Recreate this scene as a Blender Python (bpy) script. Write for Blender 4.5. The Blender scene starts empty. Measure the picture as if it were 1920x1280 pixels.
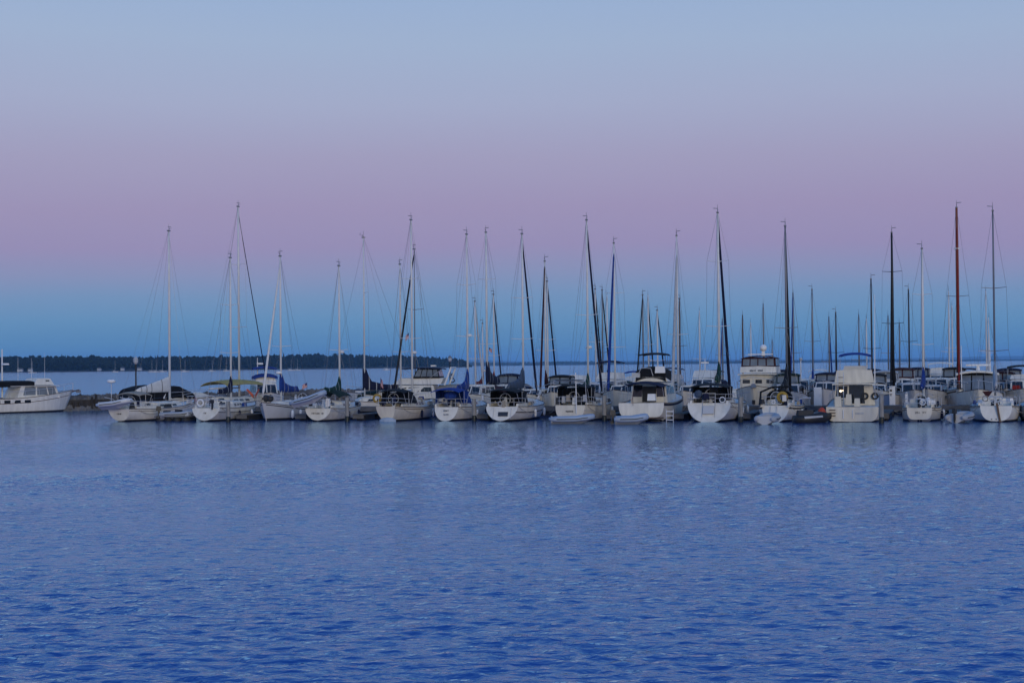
import bpy, math, random
from mathutils import Vector, Matrix, noise as mnoise
rnd = random.Random(11)
S = bpy.context.scene
COL = S.collection
R = math.radians
PI = math.pi

# ------------------------------------------------------------------ camera
CAM_H = 4.2
FPX = 3000.0                       # focal length in pixels of the 1920 wide photograph
PITCH = 44.2 / 3000
ROLL = 0.0093
fw = Vector((0, math.cos(PITCH), math.sin(PITCH)))
r0 = Vector((1, 0, 0)); u0 = Vector((0, -math.sin(PITCH), math.cos(PITCH)))
RT = r0 * math.cos(ROLL) - u0 * math.sin(ROLL)
UP = r0 * math.sin(ROLL) + u0 * math.cos(ROLL)
CAM = Vector((0, 0, CAM_H))
cd = bpy.data.cameras.new('camera'); cam = bpy.data.objects.new('camera', cd); COL.objects.link(cam)
cd.sensor_width = 36.0; cd.sensor_fit = 'HORIZONTAL'; cd.lens = 36.0 * FPX / 1920
cd.clip_start = 0.5; cd.clip_end = 90000
m = Matrix((RT, UP, -fw)).transposed().to_4x4(); m.translation = CAM
cam.matrix_world = m
S.camera = cam

# ------------------------------------------------------------------ sky, sun, exposure
SUN_EL, SUN_AZ = 9.0, 166.0        # after-glow behind the camera; azimuth clockwise from +Y
w = bpy.data.worlds.new('World'); S.world = w; w.use_nodes = True
nt = w.node_tree; nt.nodes.clear(); N = nt.nodes.new; LK = nt.links.new
def lin(c):
    return tuple(((x / 255) / 12.92 if x / 255 <= .04045 else ((x / 255 + .055) / 1.055) ** 2.4) for x in c)
tc = N('ShaderNodeTexCoord'); sx = N('ShaderNodeSeparateXYZ'); LK(tc.outputs['Generated'], sx.inputs[0])
mr = N('ShaderNodeMapRange'); mr.inputs['From Min'].default_value = 0.0; mr.inputs['From Max'].default_value = 0.7
LK(sx.outputs['Z'], mr.inputs['Value'])
nz = N('ShaderNodeTexNoise'); nz.inputs['Scale'].default_value = 2.2; nz.inputs['Detail'].default_value = 3
mp = N('ShaderNodeMapping'); mp.inputs['Scale'].default_value = (1, 1, 4)
LK(tc.outputs['Generated'], mp.inputs['Vector']); LK(mp.outputs[0], nz.inputs['Vector'])
na = N('ShaderNodeMath'); na.operation = 'MULTIPLY_ADD'; na.inputs[1].default_value = 0.034; na.inputs[2].default_value = -0.017
LK(nz.outputs['Fac'], na.inputs[0])
nb = N('ShaderNodeMath'); nb.operation = 'ADD'; LK(mr.outputs[0], nb.inputs[0]); LK(na.outputs[0], nb.inputs[1])
ramp = N('ShaderNodeValToRGB'); LK(nb.outputs[0], ramp.inputs[0])
stops = [(0.0, (72, 124, 176)), (0.6, (80, 136, 182)), (1.5, (90, 143, 188)), (2.4, (106, 143, 188)), (3.2, (128, 139, 184)),
         (4.2, (144, 133, 180)), (5.6, (151, 137, 180)), (7.4, (157, 150, 187)), (9.4, (160, 166, 199)),
         (11.5, (157, 174, 206)), (14.0, (147, 172, 211)), (19.0, (128, 168, 219)), (28, (100, 150, 216)), (44, (72, 126, 204))]
el = ramp.color_ramp.elements
while len(el) > 1: el.remove(el[0])
for i, (deg, c) in enumerate(stops):
    p = math.sin(R(deg)) / 0.7
    e = el[0] if i == 0 else el.new(p)
    e.position = min(p, 1); e.color = (*lin(c), 1)
bg = N('ShaderNodeBackground'); LK(ramp.outputs[0], bg.inputs[0]); bg.inputs[1].default_value = 0.94
sky = N('ShaderNodeTexSky'); sky.sky_type = 'NISHITA'; sky.sun_disc = False
sky.sun_elevation = R(SUN_EL); sky.sun_rotation = R(SUN_AZ); sky.air_density = 1.2; sky.dust_density = 1.5
bg2 = N('ShaderNodeBackground'); LK(sky.outputs[0], bg2.inputs[0]); bg2.inputs[1].default_value = 0.012
ad = N('ShaderNodeAddShader'); LK(bg.outputs[0], ad.inputs[0]); LK(bg2.outputs[0], ad.inputs[1])
wo = N('ShaderNodeOutputWorld'); LK(ad.outputs[0], wo.inputs[0])
sd = bpy.data.lights.new('sun', 'SUN'); sun = bpy.data.objects.new('sun', sd); COL.objects.link(sun)
sd.energy = 1.2; sd.angle = R(30); sd.color = (1.0, 0.86, 0.63)
sdir = Vector((math.sin(R(SUN_AZ)) * math.cos(R(SUN_EL)), math.cos(R(SUN_AZ)) * math.cos(R(SUN_EL)), math.sin(R(SUN_EL))))
sun.rotation_euler = sdir.to_track_quat('Z', 'Y').to_euler(); sun.location = (-40, -60, 60)
S.view_settings.view_transform = 'Standard'; S.view_settings.look = 'None'
S.view_settings.exposure = 0.0; S.view_settings.gamma = 1.0; S.view_settings.use_curve_mapping = False
S.cycles.max_bounces = 6; S.cycles.volume_bounces = 1

# ------------------------------------------------------------------ photograph <-> place
def place(px, depth, z=0.0):
    """world point at distance `depth` (Y) and height z that the lens shows in column px"""
    P0 = Vector((0, depth, z)) - CAM
    X = ((px - 960) * P0.dot(fw) / FPX - P0.dot(RT)) / RT.x
    return Vector((X, depth, z))
def water_at(px, py):
    d = fw * FPX + RT * (px - 960) + UP * (640 - py)
    return CAM + d * (-CAM.z / d.z)
def height_at(p, py):
    Q = Vector((p.x, p.y, 0)) - CAM; k = 640 - py
    return (k * Q.dot(fw) - FPX * Q.dot(UP)) / (FPX * UP.z - k * fw.z)
def column_of(p):
    q = Vector(p) - CAM
    return 960 + FPX * q.dot(RT) / q.dot(fw)

# ------------------------------------------------------------------ materials (all procedural)
MATS = {}
def mat(name, col, rough=0.5, metal=0.0, var=0.12, scale=3.0, spec=0.4, col2=None, stretch=(1, 1, 1), emit=None, bump=0.0):
    if name in MATS: return MATS[name]
    M = bpy.data.materials.new(name); M.use_nodes = True
    t = M.node_tree; b = t.nodes['Principled BSDF']
    co = t.nodes.new('ShaderNodeTexCoord'); mpn = t.nodes.new('ShaderNodeMapping'); mpn.inputs['Scale'].default_value = stretch
    n = t.nodes.new('ShaderNodeTexNoise'); n.inputs['Scale'].default_value = scale; n.inputs['Detail'].default_value = 4
    t.links.new(co.outputs['Object'], mpn.inputs['Vector']); t.links.new(mpn.outputs[0], n.inputs['Vector'])
    cr = t.nodes.new('ShaderNodeValToRGB')
    cr.color_ramp.elements[0].position = .3; cr.color_ramp.elements[1].position = .72
    a = col2 if col2 else tuple(c * (1 - var) for c in col)
    cr.color_ramp.elements[0].color = (*a, 1); cr.color_ramp.elements[1].color = (*col, 1)
    t.links.new(n.outputs['Fac'], cr.inputs[0]); t.links.new(cr.outputs[0], b.inputs['Base Color'])
    b.inputs['Roughness'].default_value = rough; b.inputs['Metallic'].default_value = metal
    b.inputs['Specular IOR Level'].default_value = spec
    if bump:
        bp = t.nodes.new('ShaderNodeBump'); bp.inputs['Strength'].default_value = bump; bp.inputs['Distance'].default_value = .05
        t.links.new(n.outputs['Fac'], bp.inputs['Height']); t.links.new(bp.outputs[0], b.inputs['Normal'])
    if emit:
        b.inputs['Emission Color'].default_value = (*emit[0], 1); b.inputs['Emission Strength'].default_value = emit[1]
    MATS[name] = M
    return M
GEL = mat('gelcoat_white', (.73, .705, .63), .4, 0, .2, 1.3, .4, stretch=(2.2, 2.2, .5))
CREAM = mat('gelcoat_cream', (.66, .61, .50), .45, 0, .2, 1.3, .4, stretch=(2.2, 2.2, .5))
IVORY = mat('gelcoat_ivory', (.70, .685, .62), .4, 0, .28, 1.1, .4, col2=(.55, .52, .44), stretch=(2.4, 2.4, .4))
GREY = mat('gelcoat_grey', (.50, .51, .52), .4, 0, .14, 1.0)
DECK = mat('deck_nonskid', (.62, .61, .57), .7, 0, .18, 2.0)
BOOT = mat('antifouling_black', (.018, .020, .026), .6, 0, .3, 2)
BOOTB = mat('antifouling_blue', (.02, .035, .08), .6, 0, .3, 2)
ALU = mat('aluminium', (.66, .67, .67), .42, .0, .12, 1.2)
ALUD = mat('aluminium_dark', (.20, .21, .23), .45, .3, .15, 1.2)
SPRUCE = mat('varnished_spruce', (.27, .085, .04), .35, 0, .35, 2.0, stretch=(4, 4, .4))
STEEL = mat('stainless', (.55, .56, .58), .45, .25, .1, 3)
WIRE = mat('rigging_wire', (.16, .17, .19), .4, .6, .1, 3)
GLASS = mat('dark_glass', (.012, .015, .02), .08, 0, .3, 1.5, .6)
PANEL = mat('clear_vinyl', (.18, .21, .24), .15, 0, .4, 1.3, .5)
BLACK = mat('black_canvas', (.010, .011, .014), .8, 0, .4, 4, .2, bump=.3)
NAVY = mat('navy_canvas', (.010, .014, .045), .8, 0, .35, 4, .2, bump=.3)
BLUE = mat('blue_canvas', (.014, .050, .26), .8, 0, .35, 4, .2, bump=.3)
SLATE = mat('slate_blue_canvas', (.065, .095, .15), .8, 0, .3, 4, .2, bump=.3)
GREEN = mat('green_canvas', (.010, .050, .042), .8, 0, .35, 4, .2, bump=.3)
FOREST_C = mat('dark_green_canvas', (.012, .028, .02), .8, 0, .35, 4, .2, bump=.3)
RED = mat('red_canvas', (.22, .018, .014), .8, 0, .35, 4, .2, bump=.3)
MAROON = mat('maroon_canvas', (.055, .015, .017), .8, 0, .35, 4, .2, bump=.3)
YELLOW = mat('yellow_canvas', (.44, .34, .11), .8, 0, .25, 3, .2, bump=.3)
SAILW = mat('white_sailcloth', (.66, .66, .64), .8, 0, .16, 3, .2, bump=.3)
SAILG = mat('grey_sailcloth', (.42, .44, .46), .8, 0, .2, 3, .2, bump=.3)
TAN = mat('tan_canvas', (.34, .30, .24), .8, 0, .25, 3, .2, bump=.3)
ORANGE = mat('orange_float', (.42, .055, .022), .5, 0, .2, 3)
LIFEY = mat('yellow_lifesling', (.38, .24, .03), .6, 0, .3, 4)
RUBBER = mat('rubber_grey', (.36, .39, .43), .6, 0, .18, 2)
RUBBLUE = mat('rubber_pale_blue', (.34, .42, .52), .6, 0, .18, 2)
RUBW = mat('rubber_white', (.62, .63, .63), .55, 0, .15, 2)
DARKRUB = mat('dark_rubber', (.03, .032, .036), .7, 0, .3, 3)
TEAK = mat('weathered_teak', (.12, .07, .042), .65, 0, .4, 3, stretch=(1, .2, 1))
PILE = mat('weathered_pile', (.30, .29, .27), .85, 0, .45, 2.5, .2, stretch=(3, 3, .5), bump=.5)
DOCKM = mat('dock_timber', (.15, .145, .14), .85, 0, .4, 2, .2, stretch=(1, 1, 3), bump=.5)
DOCKD = mat('dock_float_dark', (.03, .032, .036), .8, 0, .4, 1.5)
WET = mat('wet_weed', (.018, .022, .018), .4, 0, .4, 3)
ROCKM = mat('breakwater_stone', (.17, .165, .16), .9, 0, .5, .6, .2, bump=.6)
TIMB = mat('tarred_timber', (.06, .055, .05), .9, 0, .5, 1.5, .2, stretch=(2, 2, .4), bump=.5)
LAMPB = mat('lamp_black_paint', (.012, .013, .015), .5, 0, .2, 3)
LAMPG = mat('lamp_opal_globe', (.42, .44, .46), .4, 0, .1, 3)
PLASTW = mat('white_plastic', (.74, .75, .75), .5, 0, .06, 3)
PLASTB = mat('black_plastic', (.02, .02, .022), .5, 0, .3, 3)
LETTER = mat('dark_lettering', (.03, .035, .05), .5, 0, .2, 6)
GLOW = mat('lit_cabin_lamp', (.9, .8, .6), .5, 0, .02, 3, emit=((1, .78, .5), 3.0))
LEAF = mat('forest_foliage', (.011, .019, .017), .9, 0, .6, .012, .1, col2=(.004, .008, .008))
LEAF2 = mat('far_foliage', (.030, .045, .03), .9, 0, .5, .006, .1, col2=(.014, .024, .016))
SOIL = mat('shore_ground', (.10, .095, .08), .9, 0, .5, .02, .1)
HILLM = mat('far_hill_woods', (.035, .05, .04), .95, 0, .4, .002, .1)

def flag_material():
    M = bpy.data.materials.new('flag_cloth'); M.use_nodes = True; t = M.node_tree; b = t.nodes['Principled BSDF']
    uv = t.nodes.new('ShaderNodeUVMap'); s = t.nodes.new('ShaderNodeSeparateXYZ'); t.links.new(uv.outputs[0], s.inputs[0])
    m1 = t.nodes.new('ShaderNodeMath'); m1.operation = 'MULTIPLY'; m1.inputs[1].default_value = 6.5; t.links.new(s.outputs['Y'], m1.inputs[0])
    m2 = t.nodes.new('ShaderNodeMath'); m2.operation = 'FRACT'; t.links.new(m1.outputs[0], m2.inputs[0])
    m3 = t.nodes.new('ShaderNodeMath'); m3.operation = 'LESS_THAN'; m3.inputs[1].default_value = .5; t.links.new(m2.outputs[0], m3.inputs[0])
    mx = t.nodes.new('ShaderNodeMix'); mx.data_type = 'RGBA'; mx.inputs[6].default_value = (.6, .58, .56, 1); mx.inputs[7].default_value = (.45, .02, .03, 1)
    t.links.new(m3.outputs[0], mx.inputs[0])
    c1 = t.nodes.new('ShaderNodeMath'); c1.operation = 'LESS_THAN'; c1.inputs[1].default_value = .4; t.links.new(s.outputs['X'], c1.inputs[0])
    c2 = t.nodes.new('ShaderNodeMath'); c2.operation = 'GREATER_THAN'; c2.inputs[1].default_value = .46; t.links.new(s.outputs['Y'], c2.inputs[0])
    c3 = t.nodes.new('ShaderNodeMath'); c3.operation = 'MULTIPLY'; t.links.new(c1.outputs[0], c3.inputs[0]); t.links.new(c2.outputs[0], c3.inputs[1])
    my = t.nodes.new('ShaderNodeMix'); my.data_type = 'RGBA'; my.inputs[7].default_value = (.02, .03, .12, 1)
    t.links.new(c3.outputs[0], my.inputs[0]); t.links.new(mx.outputs[2], my.inputs[6]); t.links.new(my.outputs[2], b.inputs['Base Color'])
    b.inputs['Roughness'].default_value = .9
    return M
FLAG = flag_material()

# ------------------------------------------------------------------ mesh helpers
class MB:
    def __init__(s): s.v = []; s.f = []
    def add(s, vs, fs):
        o = len(s.v); s.v += [tuple(p) for p in vs]; s.f += [tuple(i + o for i in q) for q in fs]; return s
    def hexa(s, p):     # bottom 0-3 ccw, top 4-7
        return s.add(p, [(3, 2, 1, 0), (4, 5, 6, 7), (0, 1, 5, 4), (1, 2, 6, 5), (2, 3, 7, 6), (3, 0, 4, 7)])
    def box(s, c, d, tx=1.0, ty=1.0, sh=(0, 0), rz=0.0):
        x, y, z = c; a, b, h = d[0] / 2, d[1] / 2, d[2] / 2
        q = [(-a, -b, -h), (a, -b, -h), (a, b, -h), (-a, b, -h),
             (-a * tx + sh[0], -b * ty + sh[1], h), (a * tx + sh[0], -b * ty + sh[1], h), (a * tx + sh[0], b * ty + sh[1], h), (-a * tx + sh[0], b * ty + sh[1], h)]
        k, l = math.cos(rz), math.sin(rz)
        return s.hexa([(x + px * k - py * l, y + px * l + py * k, z + pz) for px, py, pz in q])
    def loft(s, rings, c0=True, c1=True, closed=True):
        n = len(rings[0]); vs = [p for r in rings for p in r]; fs = []
        for i in range(len(rings) - 1):
            for j in range(n if closed else n - 1):
                k = (j + 1) % n
                fs.append((i * n + j, i * n + k, (i + 1) * n + k, (i + 1) * n + j))
        if c0: fs.append(tuple(reversed(range(n))))
        if c1: fs.append(tuple((len(rings) - 1) * n + j for j in range(n)))
        return s.add(vs, fs)
    def path(s, pts, r, n=5, closed=False):
        pts = [Vector(p) for p in pts]; rr = r if isinstance(r, (list, tuple)) else [r] * len(pts); rings = []
        for i, p in enumerate(pts):
            if closed: t = pts[(i + 1) % len(pts)] - pts[i - 1]
            else: t = pts[min(i + 1, len(pts) - 1)] - pts[max(i - 1, 0)]
            t.normalize(); a = t.cross(Vector((0, 0, 1)))
            if a.length < .05: a = Vector((1, 0, 0)) - t * t.x
            a.normalize(); b = t.cross(a)
            rings.append([p + (a * math.cos(2 * PI * j / n) + b * math.sin(2 * PI * j / n)) * rr[i] for j in range(n)])
        if closed: rings.append(rings[0]); return s.loft(rings, False, False)
        return s.loft(rings)
    def tube(s, p, q, r0, r1=None, n=6): return s.path([p, q], [r0, r0 if r1 is None else r1], n)
    def ball(s, c, r, n=8, m=5, fn=None):
        rx, ry, rz = r if isinstance(r, (tuple, list)) else (r, r, r); rings = []
        for i in range(m + 1):
            a = -PI / 2 + PI * i / m; ca = max(math.cos(a), .03)
            ring = []
            for j in range(n):
                d = Vector((ca * math.cos(2 * PI * j / n), ca * math.sin(2 * PI * j / n), math.sin(a)))
                k = fn(d) if fn else 1
                ring.append((c[0] + rx * d.x * k, c[1] + ry * d.y * k, c[2] + rz * d.z * k))
            rings.append(ring)
        return s.loft(rings)
    def torus(s, c, Rr, r, ax, ay, n=14, a0=0, a1=2 * PI, k=5):
        c = Vector(c); ax = Vector(ax).normalized(); ay = Vector(ay).normalized()
        full = a1 - a0 > 6.2; cnt = n if full else n + 1
        pts = [c + (ax * math.cos(a0 + (a1 - a0) * i / n) + ay * math.sin(a0 + (a1 - a0) * i / n)) * Rr for i in range(cnt)]
        return s.path(pts, r, k, full)
    def panel(s, A, B, C, D, u0, u1, v0, v1, off=.015, th=.03):
        """thin slab on the wall A B (bottom) C D (top, C over B)"""
        A, B, C, D = map(Vector, (A, B, C, D))
        nrm = (B - A).cross(D - A).normalized()
        def q(u, v): return (A.lerp(B, u)).lerp(D.lerp(C, u), v)
        p = [q(u0, v0), q(u1, v0), q(u1, v1), q(u0, v1)]
        return s.hexa([x + nrm * (off - th) for x in p] + [x + nrm * off for x in p])
    def mesh(s, name, m, smooth=False):
        me = bpy.data.meshes.new(name); me.from_pydata(s.v, [], s.f); me.materials.append(m)
        if smooth: me.polygons.foreach_set('use_smooth', [True] * len(me.polygons))
        me.update(); return me
    def build(s, name, m, parent=None, smooth=False):
        o = bpy.data.objects.new(name, s.mesh(name, m, smooth)); COL.objects.link(o)
        if parent is not None: o.parent = parent
        return o
def link(name, me, parent, loc=(0, 0, 0), rot=None):
    o = bpy.data.objects.new(name, me); COL.objects.link(o); o.parent = parent; o.location = loc
    if rot: o.rotation_euler = rot
    return o
def tag(o, label, cat, group=None):
    o['label'] = label; o['category'] = cat
    if group: o['group'] = group
    return o
def struct(o): o['kind'] = 'structure'; return o
def empty(name, loc, heading=0.0, rot=None):
    o = bpy.data.objects.new(name, None); COL.objects.link(o); o.empty_display_size = .3
    o.location = loc; o.rotation_euler = rot if rot else (0, 0, -R(heading)); return o

# ------------------------------------------------------------------ water
WAVE = 3.2
wm = bpy.data.materials.new('lake_water'); wm.use_nodes = True
t = wm.node_tree; t.nodes.clear()
body = t.nodes.new('ShaderNodeBsdfDiffuse'); body.inputs['Color'].default_value = (.008, .066, .29, 1)      # deep clear lake water
gl = t.nodes.new('ShaderNodeBsdfGlossy'); gl.inputs['Color'].default_value = (.72, .93, 1.0, 1); gl.inputs['Roughness'].default_value = .085
fr = t.nodes.new('ShaderNodeFresnel'); fr.inputs['IOR'].default_value = 1.5
mixs = t.nodes.new('ShaderNodeMixShader'); t.links.new(fr.outputs[0], mixs.inputs[0]); t.links.new(body.outputs[0], mixs.inputs[1]); t.links.new(gl.outputs[0], mixs.inputs[2])
wout = t.nodes.new('ShaderNodeOutputMaterial'); t.links.new(mixs.outputs[0], wout.inputs['Surface'])
co = t.nodes.new('ShaderNodeTexCoord')
def wnoise(scale, stretch, detail, rough=.55, dist=0.0, rot=0.0):
    mpn = t.nodes.new('ShaderNodeMapping'); mpn.inputs['Scale'].default_value = stretch; mpn.inputs['Rotation'].default_value = (0, 0, R(rot))
    n = t.nodes.new('ShaderNodeTexNoise'); n.inputs['Scale'].default_value = scale; n.inputs['Detail'].default_value = detail
    n.inputs['Roughness'].default_value = rough; n.inputs['Distortion'].default_value = dist
    t.links.new(co.outputs['Object'], mpn.inputs['Vector']); t.links.new(mpn.outputs[0], n.inputs['Vector']); return n
def wmath(op, a, b_):
    k = t.nodes.new('ShaderNodeMath'); k.operation = op
    for i, x in enumerate((a, b_)):
        if isinstance(x, (int, float)): k.inputs[i].default_value = x
        else: t.links.new(x, k.inputs[i])
    return k.outputs[0]
n1 = wnoise(3.2, (.55, 1.0, 1), 3, .55, .3, 8)      # ripples riding on the modelled waves
n2 = wnoise(.16, (.4, 1.0, 1), 4, .6, .3, -6)       # chop on the open water beyond the breakwater
geo = t.nodes.new('ShaderNodeNewGeometry'); sp = t.nodes.new('ShaderNodeSeparateXYZ'); t.links.new(geo.outputs['Position'], sp.inputs[0])
far = t.nodes.new('ShaderNodeMapRange'); far.inputs['From Min'].default_value = 150; far.inputs['From Max'].default_value = 240
far.inputs['To Min'].default_value = 0; far.inputs['To Max'].default_value = 1; t.links.new(sp.outputs['Y'], far.inputs['Value'])
near = t.nodes.new('ShaderNodeMapRange'); near.inputs['From Min'].default_value = 58; near.inputs['From Max'].default_value = 105
near.inputs['To Min'].default_value = 1; near.inputs['To Max'].default_value = .4; t.links.new(sp.outputs['Y'], near.inputs['Value'])
n5 = wnoise(.05, (.5, 1.4, 1), 3, .5, .6, 4)       # wind streaks and slicks
wst = t.nodes.new('ShaderNodeMapRange'); wst.inputs['From Min'].default_value = .38; wst.inputs['From Max'].default_value = .62
wst.inputs['To Min'].default_value = .55; wst.inputs['To Max'].default_value = 1.2; t.links.new(n5.outputs['Fac'], wst.inputs['Value'])
h = wmath('ADD', wmath('MULTIPLY', wmath('MULTIPLY', n1.outputs['Fac'], .15), wmath('MULTIPLY', near.outputs[0], wst.outputs[0])), wmath('MULTIPLY', wmath('MULTIPLY', n2.outputs['Fac'], 1.3), far.outputs[0]))
bp = t.nodes.new('ShaderNodeBump'); bp.inputs['Strength'].default_value = 1.0; bp.inputs['Distance'].default_value = .5
t.links.new(h, bp.inputs['Height'])
for q in (gl, fr): t.links.new(bp.outputs[0], q.inputs['Normal'])
import numpy as np
def spaced(a, b_, f):
    q = [a]
    while q[-1] < b_: q.append(q[-1] + f(q[-1]))
    q[-1] = b_; return q
xr = spaced(0, 62, lambda x: .10 if x < 11 else .10 + (x - 11) * .0075)
xs = np.array([-29000, -6000, -900, -160] + [-x for x in reversed(xr[1:])] + xr + [160, 900, 6000, 29000], float)
ys = np.array([-300, -40, 4] + spaced(12, 150, lambda y: .085 + max(0, y - 22) * .0026) + [230, 420, 1200, 5000, 14000, 29000], float)
XX, YY = np.meshgrid(xs, ys); ZZ = np.zeros_like(XX); rw = np.random.RandomState(4)
for k in range(72):
    lam = .21 * (.80 / .21) ** rw.rand(); th = rw.normal(0, .5) + .10; kx, ky = math.sin(th) * 2 * PI / lam, math.cos(th) * 2 * PI / lam
    am = .0021 * lam ** .85 * (.5 + rw.rand()); ph = kx * XX + ky * YY + rw.rand() * 6.28
    gust = .62 + .38 * np.sin(XX * rw.uniform(-.25, .25) + YY * rw.uniform(-.3, .3) + rw.rand() * 6.28)
    ZZ += am * gust * (np.sin(ph) - .22 * np.cos(2 * ph))
patch = .74 + .34 * np.sin(XX * .05 + 1.3 + np.sin(YY * .06)) * np.sin(YY * .11 + XX * .03)
calm = 1 - .72 * np.clip((YY - 62) / 40, 0, 1)
edge = np.clip((62 - np.abs(XX)) / 10, 0, 1) * np.clip((150 - YY) / 15, 0, 1) * np.clip((YY - 12) / 3, 0, 1)
ZZ *= WAVE * patch * calm * edge
nx_, ny_ = len(xs), len(ys); me = bpy.data.meshes.new('water')
me.vertices.add(nx_ * ny_); me.vertices.foreach_set('co', np.stack([XX, YY, ZZ], -1).astype(np.float32).ravel())
ii = (np.arange(ny_ - 1)[:, None] * nx_ + np.arange(nx_ - 1)[None, :]).ravel()
qd = np.stack([ii, ii + 1, ii + nx_ + 1, ii + nx_], -1).astype(np.int32)
me.loops.add(qd.size); me.loops.foreach_set('vertex_index', qd.ravel()); me.polygons.add(len(qd))
me.polygons.foreach_set('loop_start', np.arange(len(qd), dtype=np.int32) * 4); me.polygons.foreach_set('use_smooth', np.ones(len(qd), bool))
me.materials.append(wm); me.update(); me.validate()
wo_ = bpy.data.objects.new('water', me); COL.objects.link(wo_); struct(wo_)

# ------------------------------------------------------------------ far land
def lerp(a, b_, k): return a + (b_ - a) * k
def curve(tab, x):
    for (x0, y0), (x1, y1) in zip(tab, tab[1:]):
        if x <= x1: return lerp(y0, y1, max(0, (x - x0) / (x1 - x0)))
    return tab[-1][1]
def shore(name, pts, widths, ridge, m, kind='structure'):
    """low land: pts = waterline points, running back `widths` to a ridge height"""
    g = MB(); rows = []
    for i, p in enumerate(pts):
        d = Vector((p.x, p.y, 0)).normalized(); wv, hh = widths[i], ridge[i]
        rows.append([Vector((p.x, p.y, -.5)), p + d * (wv * .04) + Vector((0, 0, 1.2)), p + d * (wv * .4) + Vector((0, 0, hh * .7)), p + d * (wv * .7) + Vector((0, 0, hh)), p + d * wv + Vector((0, 0, hh * .6)), p + d * (wv * 1.2) + Vector((0, 0, -.5))])
    g.loft(rows, True, True, False)
    o = g.build(name, m, None, True); o['kind'] = kind; return o
def crown(g, c, rad, ht, conif, rr):
    if conif:
        n = 6; rings = []
        for k in range(5):
            f = k / 4; rr_ = rad * (1 - f) ** .8 * (1.0 if k % 2 == 0 else .78) + .05
            rings.append([(c.x + rr_ * rr.uniform(.75, 1.2) * math.cos(2 * PI * j / n + k), c.y + rr_ * rr.uniform(.75, 1.2) * math.sin(2 * PI * j / n + k), c.z + ht * (.12 + .88 * f)) for j in range(n)])
        g.loft(rings, True, True)
    else:
        for q in range(3):
            a = rr.uniform(0, 6.28); k = rr.uniform(0, .5) * rad
            rq = rad * rr.uniform(.5, .85)
            g.ball((c.x + k * math.cos(a), c.y + k * math.sin(a), c.z + ht * rr.uniform(.5, .86) - rq * .25), (rq, rq, rq * rr.uniform(.75, 1.15)), 6, 4, lambda d: rr.uniform(.72, 1.22))
    return g
# headland on the left
base_depth = [(-420, 2300), (0, 2450), (300, 2700), (600, 3150), (800, 3600), (866, 3800), (884, 3850)]
top_px = [(-420, 668), (0, 665), (60, 664), (130, 662.5), (200, 665), (330, 664.5), (470, 663), (545, 660.5), (640, 660), (700, 663), (760, 662), (800, 666), (850, 668), (868, 670), (878, 680), (884, 685)]
hp, hw, hr = [], [], []
for x in range(-420, 889, 20):
    x = min(x, 884); d = curve(base_depth, x); p = place(x, d)
    hp.append(p); hw.append(max(420 * min(1, (900 - x) / 160), 40)); hr.append(8 * min(1, (892 - x) / 70) + .8)
shore('headland', hp, hw, hr, SOIL)
g = MB(); rr = random.Random(5)
for x in range(-420, 886, 2):
    for row in range(6):
        xx = x + rr.uniform(-2.5, 2.5); d = curve(base_depth, xx); wv = max(420 * min(1, (900 - xx) / 160), 40)
        f = (row + rr.uniform(.1, .9)) / 6
        dd = d + 14 + f * wv * .72
        zt = height_at(place(xx, dd), curve(top_px, xx) + rr.gauss(1.2, .9))
        hill = (8 * min(1, (892 - xx) / 70)) * min(1, f * 1.3)
        ht = max(4, min(zt - hill, rr.uniform(.75, 1.12) * (zt - hill) * (.62 + .42 * f)))
        crown(g, place(xx, dd, hill - .6), min(rr.uniform(3.2, 6.0), ht * .45), ht, rr.random() < .3, rr)
o = g.build('headland_forest', LEAF); o['kind'] = 'stuff'; tag(o, 'dark wooded headland across the bay on the left', 'forest')
# houses on its shore
for i, (px, py, sc) in enumerate([(38, 696, .8), (57, 696, .6), (186, 689, .45), (230, 690, .6), (262, 692, .7)]):
    d = curve(base_depth, px) + 6; p = place(px, d, .9); root = empty('shore_house', p, rnd.uniform(-20, 20))
    MB().box((0, 0, 1.8), (10 * sc, 6, 3.6)).build('wall', SAILG, root)
    MB().add([(-5.4 * sc, -3.4, 3.6), (5.4 * sc, -3.4, 3.6), (5.4 * sc, 3.4, 3.6), (-5.4 * sc, 3.4, 3.6), (-5.4 * sc, 0, 5.6), (5.4 * sc, 0, 5.6)], [(3, 2, 1, 0), (0, 1, 5, 4), (2, 3, 4, 5), (0, 4, 3), (1, 2, 5)]).build('roof', ROCKM, root)
    tag(root, ['pale shore house at the foot of the headland, furthest left', 'second pale shore house from the left, beside the furthest left one', 'small pale house among the headland trees above the far cabin boat',
               'pale shore house below the headland trees left of the lamp post', 'pale shore house on the headland just right of the lamp post'][i], 'house', 'houses on the far shore')
# low far shore on the right
farbase = [(800, 9500), (1250, 10200), (1700, 12500), (2300, 14000)]
fartop = [(800, 679.5), (900, 679), (960, 679.6), (1000, 679.2), (1060, 676.8), (1100, 677), (1160, 678.4), (1250, 676.8), (1400, 677), (1500, 675.6), (1640, 673.8), (1700, 674.3), (1800, 674), (1920, 673.4), (2300, 670)]
fp = [place(x, curve(farbase, x)) for x in range(800, 2301, 50)]
shore('far_shore', fp, [700] * len(fp), [5] * len(fp), SOIL)
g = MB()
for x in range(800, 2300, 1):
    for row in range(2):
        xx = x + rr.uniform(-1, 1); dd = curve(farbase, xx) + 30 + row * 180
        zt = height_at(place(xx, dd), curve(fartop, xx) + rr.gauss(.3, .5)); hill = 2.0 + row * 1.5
        crown(g, place(xx, dd, hill - .5), rr.uniform(5, 10), max(4, zt - hill), rr.random() < .35, rr)
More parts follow.
